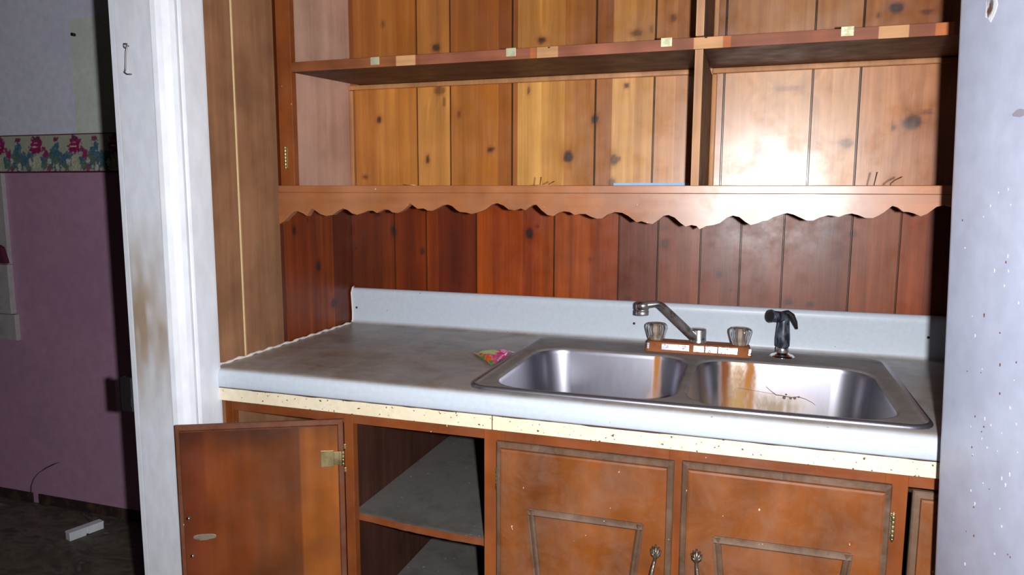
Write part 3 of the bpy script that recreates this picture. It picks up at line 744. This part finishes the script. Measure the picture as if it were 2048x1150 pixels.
for bi, (x0, x1, y0, y1, r) in enumerate(bowls):
    L_ = []; dz = .165
    prof_b = [(0, .0045), (.0012, .008)]+[(.0012+.017*t, .008+t*(dz-.045)) for t in np.linspace(0.05, 1, 40)]
    bot = prof_b[-1]
    for t in np.linspace(0, math.pi/2, 7)[1:]: prof_b.append((bot[0]+.035*(1-math.cos(t)), bot[1]+.033*math.sin(t)))
    for k in range(1, 5): prof_b.append((bot[0]+.035+k*.028, bot[1]+.033+k*.0012))
    Cc = []
    for ins, dp in prof_b:
        lp = rrect(x0+ins, x1-ins, y0+ins, y1-ins, max(r-ins*.5, .02), ZD-dp, 110, 12); L_.append(lp)
        row = []
        for (px, py, pz) in lp:
            a_ = 0; col = np.array(S(150, 86, 30))
            if py > y1-.06:   # stains on the wall under the tap
                if bi == 0:
                    cx_ = .951; wd = .006+.004*min(1, (ZD-pz)/.1)
                    a_ = math.exp(-((px-cx_)/wd)**2)*.85*(1-.5*min(1, dp/.12)); col = np.array(S(176, 112, 44))
                    a_ = max(a_, .35*math.exp(-((px-cx_)/.02)**2)*max(0, (dp-.08)/.03) if dp < .13 else 0)
                else:
                    n_v = float(vn(np.array([px*120.]), np.array([pz*30.]))[0])
                    w_ = .006*(float(vn(np.array([pz*45.]), np.array([3.1]))[0])-.5)
                    n2 = float(vn(np.array([px*420.]), np.array([pz*160.]))[0])
                    a1 = .95*math.exp(-((px-1.112-.02*dp+w_*.5)/.0085)**2)*(.8+.3*n2)
                    a2 = math.exp(-((px-1.168+w_)/.013)**2)*.8*(.35+.7*n_v+.35*n2)
                    a3 = (.30+.35*min(1, dp/.1))*math.exp(-((px-1.145)/.032)**2)*(.7+.5*n2)
                    lowb = max(0, min(1, (dp-.05)/.05))*.5*math.exp(-((px-1.2)/.10)**2)*(.3+.8*n_v+.3*n2)
                    a_ = min(1, a1+(1-a1)*max(a2, a3, lowb)); ws = (a1*1.6, a2, a3, lowb); W_ = sum(ws)+1e-6
                    col = (np.array(S(112, 46, 16))*ws[0]+np.array(S(176, 104, 34))*ws[1]+np.array(S(184, 140, 66))*ws[2]+np.array(S(170, 146, 112))*ws[3])/W_
            row.append((*col, min(1, a_)))
        Cc.append(row)
    m = MB(); m.loops(L_, False, True, True, C=Cc); o = m.build('bowl', M['bowl'], sk)
    m = MB(); cxb, cyb = (x0+x1)/2, (y0+y1)/2; zb_ = ZD-prof_b[-1][1]
    m.lathe([(.056, .0), (.055, .003), (.045, .0035), (.040, .0005), (.012, .0002)], (cxb, cyb, zb_), 32); m.build('drain', M['chrome'], sk)

# dried berry sprig stuck on the right bowl's back wall
def bowl_wall(u, v):
    p = at(u, v, y=-.192); return Vector((p.x, -.1885-.0182*min(1, max(0, (ZD-.008-p.z)/(.12)))-.0012, p.z))
p0 = bowl_wall(1580, 792)
sg = thing('dried_sprig', 'tiny dried sprig of grey berries stuck inside the right bowl of the sink', 'sprig', p0)
m = MB(); m.tube([bowl_wall(u, v)+Vector((0, -.0006, 0)) for u, v in ((1532, 772), (1541, 780), (1552, 788), (1567, 790), (1582, 793), (1596, 792), (1610, 796), (1624, 803), (1630, 808))], [.0005, .0006, .0009, .0008, .0008, .0008, .0006, .0005, .0003], 6)
m.tube([bowl_wall(u, v)+Vector((0, -.0006, 0)) for u, v in ((1475, 774), (1510, 780), (1552, 787))], .00035, 5); m.build('stem', M['nail'], sg)
bm_ = paint('grey_brown_berry', S(120, 96, 100), rough=.6)
for (u, v, r_) in ((1568, 793, .0036), (1581, 794, .0030), (1589, 794, .0032), (1572, 787, .0022), (1597, 792, .0022)):
    p = bowl_wall(u, v)+Vector((0, -.002, 0)); m = MB(); m.lathe([(r_*math.sin(t), -r_*math.cos(t)) for t in np.linspace(.05, math.pi-.05, 9)], p, 12); m.build('berry', bm_, sg)

# ------------------------------------------------------------------ tap
rust = paint('orange_brown_rust', S(150, 84, 38), S(98, 60, 40), .8, .8, 60, bumps=.5)
fb = thing('kitchen_faucet', 'old chrome kitchen faucet with two clear knobs on a rusted base', 'faucet', (1.042, -.122, ZD))
bx0, bx1, by0, by1 = .914, 1.171, -.153, -.093; bz = ZD+.0003
def plate(i, z, r=.02): return rrect(bx0+i, bx1-i, by0+i, by1-i, r, z, 16, 6)
m = MB(); m.loops([plate(0, bz, .012), plate(.0005, bz+.004, .012), plate(.0045, bz+.0225, .011), plate(.0075, bz+.0245, .010)], False, True, True)
m.build('base_plate', rust, fb)
cband = metal('scratched_bright_chrome', (.40, .44, .56), .22, 1, S(150, 130, 120), .75, 150, thr=(.5, .62))
for (u0, u1) in ((1323, 1378), (1387, 1408), (1411, 1434), (1437, 1475), (1294, 1298), (1498, 1502)):
    xa = at(u0, 695, y=by0).x; xb = at(u1, 695, y=by0).x; m = MB()
    ys = lambda z: by0+.0005+.004*(z-.004)/.0185
    m.loops([[(x_, ys(z_)+dy_, bz+z_) for x_, z_ in ((xa, .0065), (xb, .0065), (xb, .0205), (xa, .0205))] for dy_ in (.001, -.0008)], True, True, False)
    m.build('chrome_band', cband, fb)
gm, nt, bs = new_mat('yellowed_clear_acrylic')
bs.inputs['Base Color'].default_value = (.96, .92, .88, 1); bs.inputs['Roughness'].default_value = .06; bs.inputs['IOR'].default_value = 1.45
bs.inputs['Transmission Weight'].default_value = 1.0; M['knob_core'] = paint('pale_brown_core', S(176, 160, 146), rough=.5)
for kx, ky, sc_ in ((.9395, -.122, 1.0), (1.1435, -.122, 1.0)):
    hz0 = bz+.0245; n_f = 12
    m = MB(); fl_ = lambda a, h: .045*math.cos(a*n_f)
    m.lathe([(.011, 0), (.0175, .001), (.0200, .005), (.0225, .014), (.0255, .025), (.0270, .032), (.0262, .038), (.022, .0425), (.013, .045), (.004, .0455)], (kx, ky, hz0), 72, flute=fl_)
    kb = m.build('knob', gm, fb); kb['label'] = 'clear fluted acrylic tap knob'
    m = MB(); m.lathe([(.013, 0), (.012, .012), (.008, .014), (.008, .034), (.011, .036), (.011, .038)], (kx, ky, hz0+.0005), 20); m.build('valve_stem', M['knob_core'], kb)
    m = MB(); m.lathe([(.019, 0), (.0185, .002), (.012, .0025)], (kx, ky, hz0-.002), 24); m.build('collar', rust, fb)
hz0 = bz+.0245; hcx, hcy = 1.044, -.122
m = MB(); m.lathe([(.0205, -.001), (.0195, .003), (.0185, .006), (.0185, .031), (.0180, .034), (.015, .0355), (.004, .036)], (hcx, hcy, hz0), 32)
m.build('spout_hub', M['chrome'], fb)
ya = -.215
tip = at(1285, 611, y=ya); bend = at(1318, 610, y=ya+.012); low = Vector((hcx-.010, hcy-.006, hz0+.014))
pts = []
A0, A1, A2, A3 = low, Vector((bend.x+.006, bend.y+.005, bend.z-.002)), Vector((bend.x-.004, bend.y-.004, bend.z+.003)), tip
seg = [A0, A0.lerp(A1, .25), A0.lerp(A1, .5), A0.lerp(A1, .75), A1, Vector((bend.x, bend.y, bend.z+.002)), A2, A2.lerp(A3, .5), A3]
m = MB(); m.tube(seg, [.0135, .0128, .0122, .0114, .0106, .0104, .0102, .0105, .011], 18, flat=.8)
sp_ = m.build('spout', M['chrome'], fb)
m = MB(); m.lathe([(.0150, -.022), (.0155, -.021), (.0155, -.011), (.0142, -.0105), (.0142, -.008), (.0158, -.007), (.0160, .003), (.0145, .0075), (.009, .0105), (.002, .011)], (tip.x, tip.y, tip.z-.001), 28)
m.build('aerator', M['chrome'], sp_)
# side sprayer
sxp = at(1563, 712, z=ZD)
sy_ = -.105; sx_ = at(1564, 712, y=sy_).x
sr = thing('side_sprayer', 'black sink sprayer standing in its chrome holder to the right of the faucet', 'sprayer', (sx_, sy_, ZD))
m = MB(); m.lathe([(.030, 0), (.0298, .0012), (.024, .005), (.0155, .0078), (.015, .010)], (sx_, sy_, ZD), 32); m.build('holder', M['chrome_clean'], sr)
blk, nt, bs = new_mat('weathered_black_plastic')
x = mixc(nt, ramp(nt, noise(nt, 70, (1, 1, .5), 5, .6), [(.45, G(0)), (.65, G(.8))]), S(34, 36, 44), S(96, 108, 122))
nt.links.new(x, bs.inputs['Base Color']); bs.inputs['Roughness'].default_value = .35
m = MB(); m.lathe([(.0140, .0102), (.0148, .012), (.0148, .022), (.0138, .023)], (sx_, sy_, ZD), 24); m.build('collar', M['chrome'], sr)
ztop_s = at(1565, 640, y=sy_).z
hgt = ztop_s-ZD
m = MB(); m.lathe([(.0138, .0235), (.0162, .027), (.0165, .045), (.0150, .066), (.0135, hgt-.006), (.0135, hgt+.004), (.011, hgt+.010)], (sx_, sy_, ZD), 28); m.build('body', blk, sr)
nz = at(1541, 632, y=sy_-.026); c0 = Vector((sx_+.004, sy_+.004, ztop_s+.006))
dirn = (nz-c0)
m = MB(); m.tube([c0, c0+dirn*.4, c0+dirn*.8, c0+dirn*.97, c0+dirn*1.0], [.0125, .0138, .0140, .0160, .0155], 20); m.build('nozzle', blk, sr)
m = MB(); m.lathe([(.0125, 0), (.0125, .0012)], (0, 0, 0), 20, M=Matrix.Translation(c0+dirn*1.0) @ dirn.to_track_quat('Z', 'Y').to_matrix().to_4x4()); m.build('nozzle_face', M['rubber'], sr)
tg = [c0+Vector((-.010, -.002, .0105)), c0+Vector((.004, .003, .0115)), c0+Vector((.014, .005, .004)), c0+Vector((.022, .006, -.012)), c0+Vector((.0275, .007, -.028))]
m = MB(); m.tube(tg, [.006, .0095, .0105, .0085, .0035], 12, flat=.7); m.build('trigger', M['rubber'], sr)

# ------------------------------------------------------------------ wrapper on the worktop
W0 = [at(u, v, z=ZC) for u, v in ((945, 707), (965, 701), (990, 701), (1031, 706), (1010, 718), (982, 733))]
nU, nV = 40, 26
A, B_, C0, D_ = W0[0], W0[3], W0[5], W0[5]
U, V = np.meshgrid(np.linspace(0, 1, nU), np.linspace(0, 1, nV), indexing='ij')
topc = lambda t: W0[0]*(1-t)**2+W0[2]*2*t*(1-t)+W0[3]*t*t
P = np.zeros((nU, nV, 3)); C = np.zeros((nU, nV, 4))
pal = [S(250, 90, 20), S(190, 235, 20), S(225, 20, 120), S(250, 160, 215), S(40, 150, 60), S(255, 240, 250), S(120, 50, 130)]
for i in range(nU):
    for j in range(nV):
        t = U[i, j]; s_ = V[i, j]; q = topc(t).lerp(W0[5]*(1-t)+W0[4]*t, s_)
        bl_ = float(vn(np.array([t*7+s_*5.]), np.array([s_*4.-t*3]))[0])
        z = ZC+.0012+.008*abs(math.sin(t*3.4+s_*2.1))*(1-abs(2*s_-1)*.5)*(.5+bl_)*(.4+t*.8)+.003*bl_
        P[i, j] = (q.x, q.y, z)
        k = (t*1.25-s_*.55)+.35*(bl_-.5)
        if s_ > .72 and t > .25: col = pal[3] if bl_ > .45 else pal[2]
        elif k < .12: col = pal[0] if bl_ > .42 else pal[4]
        elif k < .42: col = pal[1] if s_ < .45 else pal[2]
        elif k < .62: col = pal[6] if (bl_ > .6 and s_ > .3) else (pal[1] if s_ < .25 else pal[2])
        elif k < .8: col = pal[2]
        else: col = pal[3] if bl_ > .4 else pal[5]
        C[i, j] = (*col, 1)
m = MB(); m.quad_grid(P, C, True)
wr = m.build('candy_wrapper', paint('glossy_printed_foil', None, rough=.3, attr=True, bumps=.02), None, solid=.0006)
tag(wr, 'crumpled pink, green and orange candy wrapper on the worktop left of the sink', 'wrapper')

# ------------------------------------------------------------------ upper cabinet
YU = -.355; YV = YU-.018
uc = thing('wall_cabinet', 'doorless knotty pine wall cabinet with a long shelf and scalloped valance above the sink', 'cabinet', (.9, -.17, 1.32))
def ux(px, row=250): return at(px, row, y=0).x
st = [(-.02, (176, 104, 46)), (715, (196, 124, 52)), (760, (206, 134, 58)), (800, (196, 124, 50)), (838, (214, 146, 70)), (905, (190, 118, 46)), (960, (182, 108, 38)), (1000, (168, 96, 34)), (1029, (184, 110, 46)), (1038, (228, 166, 84)), (1085, (220, 156, 76)), (1131, (192, 126, 56)), (1165, (180, 114, 48)), (1193, (172, 106, 46)), (1225, (222, 162, 90)), (1270, (214, 152, 80)), (1310, (204, 138, 74)), (1350, (196, 130, 70)), (1432, (190, 130, 84)), (1446, (206, 146, 90)), (1530, (212, 154, 98)), (1622, (206, 146, 92)), (1660, (212, 152, 98)), (1714, (198, 134, 80)), (1780, (190, 122, 70)), (1840, (184, 114, 64))]
stripes = [(p if p < 1 else ux(p), S(*c)) for p, c in st]
knots = [kn(763, 240, 6, 8, .9, 0), kn(859, 319, 5, 9, .85, 0), kn(735, 354, 7, 5, .75, 0), kn(983, 300, 6, 6, .85, 0), kn(990, 298, 3, 3, .6, 0), kn(884, 182, 14, 10, .55, 0), kn(892, 205, 4, 12, .5, 0), kn(921, 230, 4, 8, .5, 0), kn(1086, 82, 9, 7, .9, 0), kn(1139, 315, 11, 12, .9, 0), kn(1192, 239, 7, 9, .9, 0), kn(1255, 172, 5, 5, .9, 0), kn(1229, 320, 8, 12, .7, 0), kn(1240, 318, 3, 4, .6, 0), kn(876, 97, 10, 8, .85, 0), kn(1060, 182, 3, 9, .7, 0), kn(1275, 68, 12, 6, .6, 0), kn(1348, 38, 6, 7, .6, 0), kn(1791, 18, 11, 10, .9, 0), kn(1852, 26, 10, 4, .6, 0), kn(1755, 34, 4, 4, .6, 0), kn(1823, 246, 17, 13, .8, 0), kn(1785, 257, 4, 6, .6, 0), kn(1690, 287, 14, 8, .55, 0), kn(1522, 290, 3, 26, .45, 0), kn(1515, 308, 9, 6, .4, 0), kn(1572, 178, 28, 5, .3, 0), kn(1225, 365, 8, 9, .6, 0), kn(1305, 60, 4, 8, .4, 0), kn(770, 50, 4, 8, .5, 0), kn(1853, 225, 12, 3, .4, 0)]
grooves = [ux(838), ux(904), ux(1027), ux(1192), ux(1308), ux(1446, 240), ux(1620), ux(1714)]+[1.66, 1.74]
m = MB(); boards(m, -.002, 1.80, 1.325, 2.1, lambda U, V, D: (U, -.0125+D, V), stripes, grooves, knots, seed=2, gw=.0028, res=.0045, tone_mul=lambda U, V: np.where((V > 1.628)[..., None], np.array([.68, .58, .46]), np.array([1., 1., 1.])))  # boards above the shelf have a darker varnish tone
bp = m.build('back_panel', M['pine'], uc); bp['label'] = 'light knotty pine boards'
m = MB(); m.box((.0, YU+.02, 1.325), (.008, -.013, 2.1)); m.build('side_panel', M['ply_raw'], uc)['label'] = 'raw pinkish plywood side'
m = MB(); m.box((1.80, YU, 1.30), (1.82, -.005, 2.1)); m.build('side_panel', M['dark_in'], uc)
m = MB(); m.box((.0, YU+.0, 1.303), (1.80, -.005, 1.319)); m.build('bottom_panel', M['divider'], uc)
# left stile with the old hinge left on it
xsr = at(586, 250, y=YU).x
zv = at(585, 371.5, y=YU).z
m = MB(); m.box((.0, YU, zv), (xsr, YU+.02, 2.1)); m.build('stile', M['cab'], uc, .0015)
h = at(571, 315, y=YU-.004); m = MB()
m.box((h.x-.004, YU-.0015, h.z-.026), (h.x+.004, YU, h.z+.026))
for k in range(5): m.lathe([(.0025, -.004), (.0034, -.003), (.0034, .003), (.0025, .004)], (h.x, YU-.004, h.z-.017+k*.0085), 10)
for sgn in (1, -1): m.lathe([(.0008, -.006), (.0022, -.003), (.003, 0), (.0022, .003), (.0008, .006)], (h.x, YU-.004, h.z+sgn*.025), 10)
m.build('hinge', M['brass'], uc, .0004)['label'] = 'tarnished brass hinge'
# divider board and the raw post on its front edge
xp0 = at(1387, 200, y=YU).x; xp1 = at(1403, 200, y=YU).x
zsb = 1.607; zst = at(1395, 70, y=YU).z
print('post', xp0, xp1, zst, at(1395, 85, y=YU).z)
for z0, z1 in ((1.3195, 1.6065), (1.634, 2.1)):
    m = MB(); m.box((xp0+.002, YU+.0155, z0), (xp1, -.013, z1)); m.build('divider', M['divider'], uc)
    m = MB(); m.box((xp0+.001, YU+.0005, z0), (xp1-.001, YU+.0155, z1)); m.build('post', M['post'], uc)['label'] = 'raw pale wooden post'
    for xa in (xp0, xp1-.0015): 
        m = MB(); m.box((xa, YU-.0006, z0), (xa+.0014, YU+.015, z1)); m.build('edge_strip', M['raw'], uc)
# long shelf, colours of its edge painted on
tilt = lambda y: zsb+(y-YU)*(.015/.355)
nx = 900; xs_ = np.linspace(xsr+.0005, 1.80, nx)
edge_c = np.array([S(150, 90, 60)]*nx); 
def fx(px): return at(px, 88, y=YU).x
for i, x in enumerate(xs_):
    base = np.array(S(142, 84, 50)) if x < fx(840) else np.array(S(150, 90, 66))
    n_v = float(vn(np.array([x*30.]), np.array([.5]))[0]); base = base*(.75+.5*n_v)
    for a_, b_ in ((791, 831), (1073, 1116), (1388, 1446), (1757, 1817)):
        if fx(a_) < x < fx(b_): base = np.array(S(212, 160, 112))*(.9+.2*n_v)
    for a_, b_ in ((1446, 1462), (1868, 1906), (1060, 1072)):
        if fx(a_) < x < fx(b_): base = np.array(S(190, 110, 62))
    edge_c[i] = base
und = np.array(S(96, 64, 50)); rows = []; cols = []
tk = .024
def addrow(y, z, cf): rows.append([(x, y, z) for x in xs_]); cols.append([(*cf(i, x), 1) for i, x in enumerate(xs_)])
duk = lambda i, x: und*(.75+.5*float(vn(np.array([x*6.]), np.array([9.3]))[0]))
addrow(-.014, tilt(-.014), duk); addrow(-.15, tilt(-.15), duk); addrow(YU+.001, tilt(YU), duk)
addrow(YU, tilt(YU)+.0005, lambda i, x: edge_c[i]); addrow(YU, tilt(YU)+tk-.0005, lambda i, x: edge_c[i]); addrow(YU+.001, tilt(YU)+tk, lambda i, x: edge_c[i])
addrow(-.014, tilt(-.014)+tk, duk)
m = MB(); m.quad_grid(np.array(rows), np.array(cols)); m.build('shelf', M['shelf'], uc)
m = MB()
for u, v in ((750, 120.5), (1022, 103), (1333, 83), (1695, 61)):
    p = at(u, v+1.5, y=YU); m = MB(); s_ = .0118
    m.box((p.x-s_, YU-.0012, p.z-s_*.78), (p.x+s_, YU, p.z+s_*.78)); m.build('catch_plate', M['catch'], uc, .001)
m = None
for u, v in ((1412, 75), (1098, 95)):
    p = at(u, v, y=YU); m = MB(); m.box((p.x-.0025, YU-.0006, p.z-.0012), (p.x+.0025, YU+.001, p.z+.0012)); m.build('nail_hole', M['crack'], uc)
# quarter-round mouldings against the back boards
def mould(a, b, w, name='moulding', mat='moulding'):
    m = MB(); m.box(a, b); m.build(name, M[mat], uc, .003, 3)
mould((.008, -.026, 1.607), (xp0, -.013, 1.6205), 0); mould((xp1+.001, -.026, 1.607), (1.80, -.013, 1.6205), 0)
mould((.0085, -.024, 1.3195), (.021, -.013, 1.606), 0); mould((xp1+.0005, -.026, 1.3195), (xp1+.0135, -.013, 1.606), 0); mould((xp1+.0005, -.026, 1.64), (xp1+.0135, -.013, 2.1), 0)
mould((.0215, -.026, 1.3195), (xp0-.001, -.013, 1.329), 0, 'batten', 'cab_h'); mould((xp1+.014, -.026, 1.3195), (1.80, -.013, 1.329), 0, 'batten', 'cab_h')
# light-blue strip lying behind the valance
a = at(1224, 366, y=-.05); b = at(1376, 371, y=-.05)
m = MB(); m.box((a.x, -.0275, 1.3195), (b.x, -.0265, a.z+.0005)); m.box((a.x, -.075, 1.3193), (b.x, -.0265, 1.3203)); o = m.build('paper_strip', paint('pale_blue_paper', S(150, 196, 236), rough=.5), None)
tag(o, 'thin pale blue strip lying behind the valance left of the wooden post', 'strip')
# scalloped valance
SCP = [(553,448),(568,443),(578,433),(587,424),(595,422),(606,427),(614,432),(618,425),(624,417),(631,421),(640,428),(652,432),(665,430),(677,421),(686,417),(695,420),(704,427),(714,429.5),(725,426),(737,421),(746,421.5),(754,426),(760,423),(769,418.5),(778,420),(785,425),(796,426),(805,421.5),(815,413),(820,406.5),(826,411),(835,417.5),(847,417),(856,421.5),(865,421.5),(874,417),(885,410.7),(895,409),(904,412),(913,420),(920,424),(932,425),(943,428),(950,426),(961,423),(971,419),(984,409),(994,406),(1007,411),(1017,419),(1029,420.5),(1041.5,417),(1051,420.5),(1057,415.7),(1066,409.6),(1073,409.6),(1083,420.5),(1095,430),(1107,432),(1117,425.5),(1127,422.5),(1139,424),(1149,430),(1159,428),(1171,428),(1183,434),(1195,437.6),(1205,436.4),(1215,429),(1229.5,424),(1244,425.5),(1256,431.5),(1268.5,441),(1273,444.5),(1283,442.5),(1293,446),(1305,448),(1317,440),(1327,431.5),(1337,430),(1349,435),(1361,446),(1371,453),(1383,450),(1393,452),(1399,458.4),(1412.6,452),(1427,450),(1439.5,446),(1454,435),(1466,431),(1478.5,434),(1491,444),(1501.5,450),(1516.5,446),(1525,442),(1534,441),(1546.6,434),(1561.6,429),(1574.5,426),(1587,429),(1600,435),(1613,441),(1626,441),(1639,435),(1656,430.5),(1669,432),(1677.6,434),(1690.5,429),(1703.4,427),(1716,430),(1731,436),(1746,436),(1757,431),(1768,424.5),(1777.5,417),(1785,411.6),(1796,415),(1806.5,423.5),(1817,424),(1828,426.7),(1841,432.7),(1854,427.7),(1864.5,420),(1873,413.8),(1881.7,411.6),(1892,411)]
bp_ = [at(u, v, y=YV) for u, v in SCP]; bp_[0].x = .0035
zz0 = bp_[-1].z
for k in range(1, 12): bp_.append(Vector((bp_[-1].x+.022, YV, zz0-.010*math.sin(k*.8)**2)))
ztv = at(1000, 371, y=YV).z; zsm = at(1600, 388, y=YV).z
# smooth the traced edge
bx_ = np.array([p.x for p in bp_]); bz_ = np.array([p.z for p in bp_]); bx_ = np.maximum.accumulate(bx_+np.arange(len(bx_))*1e-6)
m = MB(); n_ = len(bx_)
for ya_, yb_ in ((YV, YV+.0175),):
    F0 = [(bx_[i], ya_, bz_[i]) for i in range(n_)]; F1 = [(bx_[i], ya_, zsm-.0006) for i in range(n_)]
    B0 = [(bx_[i], yb_, bz_[i]) for i in range(n_)]; B1 = [(bx_[i], yb_, zsm-.0006) for i in range(n_)]
    rows = np.array([F1, F0, B0, B1, F1]); m.quad_grid(rows)
vl = m.build('valance', M['valance'], uc); vl['label'] = 'scalloped valance board'
m = MB(); m.box((.0035, YV, zsm), (bx_[-1], YV+.0175, ztv)); m.build('valance_rail', M['valance'], uc, .0012)
# bent nails left standing in the top of the valance
def nail(pts, y):
    m = MB(); P_ = [at(u, v, y=y) for u, v in pts]; P_.insert(0, Vector((P_[0].x, y, ztv-.006)))
    m.tube(P_, .0011, 7); m.lathe([(.0022, 0), (.0022, .0008)], P_[-1], 8); m.build('nail', M['nail'], uc)
for pts in ([(1080, 369), (1082, 355)], [(1098, 368), (1108, 363)], [(1748, 369), (1754, 345)], [(1781, 367), (1790, 360), (1803, 354)]):
    nail(pts, YV+.008)
def splinter(pts):
    m = MB(); m.tube([at(u, v, y=YV+.004) for u, v in pts], [.0012, .0015, .0004][:len(pts)], 5); m.build('splinter', M['raw'], uc)
splinter([(1073, 370.5), (1095, 371), (1124, 372.5)]); splinter([(818, 368.5), (828, 370.5), (836, 372)])

# ------------------------------------------------------------------ refrigerator at the right
fr = thing('refrigerator', 'old white enamel refrigerator with chipped side, standing at the right end of the counter', 'refrigerator', (1.85, -1.05, 0))
fx0 = 1.474; TL = math.tan(math.radians(1.75))
FA = math.radians(13)
def frl(x, y, z):
    dx, dy = x-fx0, y+.722; return (fx0+dx*math.cos(FA)-dy*math.sin(FA)-z*TL, -.722+dx*math.sin(FA)*1+dy*math.cos(FA), z)
def fr_loops(x0, x1, y0, y1, r, zs):
    return [[frl(px, py, z) for px, py, _ in rrect(x0+i, x1-i, y0+i, y1-i, max(r-i, .004), 0, 6, 8)] for z, i in zs]
m = MB(); m.loops(fr_loops(fx0, fx0+.70, -1.30, -.722, .022, [(.06, .002), (.062, 0), (1.70, 0), (1.715, .004), (1.72, .014)]), True, True, True)
fo = m.build('body', M['fridge'], fr)
m = MB(); m.loops(fr_loops(fx0+.004, fx0+.696, -1.312, -1.301, .006, [(.14, 0), (1.70, 0)]), True, True, False); m.build('gasket', M['rubber'], fr)
for z0, z1 in ((.14, 1.16), (1.17, 1.715)):
    m = MB(); m.loops(fr_loops(fx0, fx0+.70, -1.365, -1.313, .02, [(z0, .004), (z0+.004, 0), (z1-.004, 0), (z1, .004)]), True, True, True); dd = m.build('door', M['fridge'], fr)
    zc = z1-.15 if z1 < 1.3 else z0+.15
    m = MB(); m.tube([frl(fx0+.05, -1.363, zc-.1), frl(fx0+.05, -1.40, zc-.09), frl(fx0+.05, -1.40, zc+.09), frl(fx0+.05, -1.363, zc+.1)], .009, 10); m.build('handle', M['chrome'], dd)
for sx__ in (fx0+.06, fx0+.64):
    for sy__ in (-1.25, -.78):
        m = MB(); m.lathe([(.018, 0), (.018, .012), (.012, .015), (.012, .062)], (sx__, sy__, 0), 16); m.build('foot', M['rubber'], fr)
_p0 = Vector(frl(fx0, -.722, 0)); _ey = (Vector(frl(fx0, -1.3, 0))-_p0).normalized(); _ez = Vector((-TL, 0, 1)); _nn = _ey.cross(_ez).normalized()
if _nn.x > 0: _nn = -_nn
def chip(u, v, ry_, rz, mat, name):
    """a flake mark on the refrigerator's side, where the sight line meets that side"""
    d_ = CAM_F+CAM_R*((u-1024)/FPX)-CAM_U*((v-575)/FPX)
    q = CAM_C+d_*((_p0-CAM_C).dot(_nn)/d_.dot(_nn)); m = MB(); pts = []
    for k in range(12):
        a_ = 2*math.pi*k/12; rr = 1+.5*(random.random()-.5); pts.append(q+_ey*ry_*math.cos(a_)*rr+_ez*rz*math.sin(a_)*rr)
    m.loops([[p-_nn*.0004 for p in pts], [p+_nn*.0006 for p in pts]], False, True, False); m.build(name, mat, fr)
chip(1983, 14, .016, .020, M['white'], 'paint_scar'); 
wgreen = paint('green_grey_scar', S(60, 76, 52), S(40, 36, 40), .8, .8, 80)
z = 1.58; chip(1982, 8, .009, .011, wgreen, 'chip'); chip(1980, 22, .006, .010, M['chip'], 'chip')
chip(2040, 226, .014, .005, paint('grey_smear', S(150, 146, 160), rough=.6), 'smear')
random.seed(21)
for _ in range(56):
    u = random.uniform(1925, 2040); v = random.uniform(370, 1130); s_ = random.uniform(.0006, .0015)
    chip(u, v, s_*.9, s_*random.uniform(.8, 1.9), M['chip'] if random.random() < .4 else M['pale_chip'], 'chip')
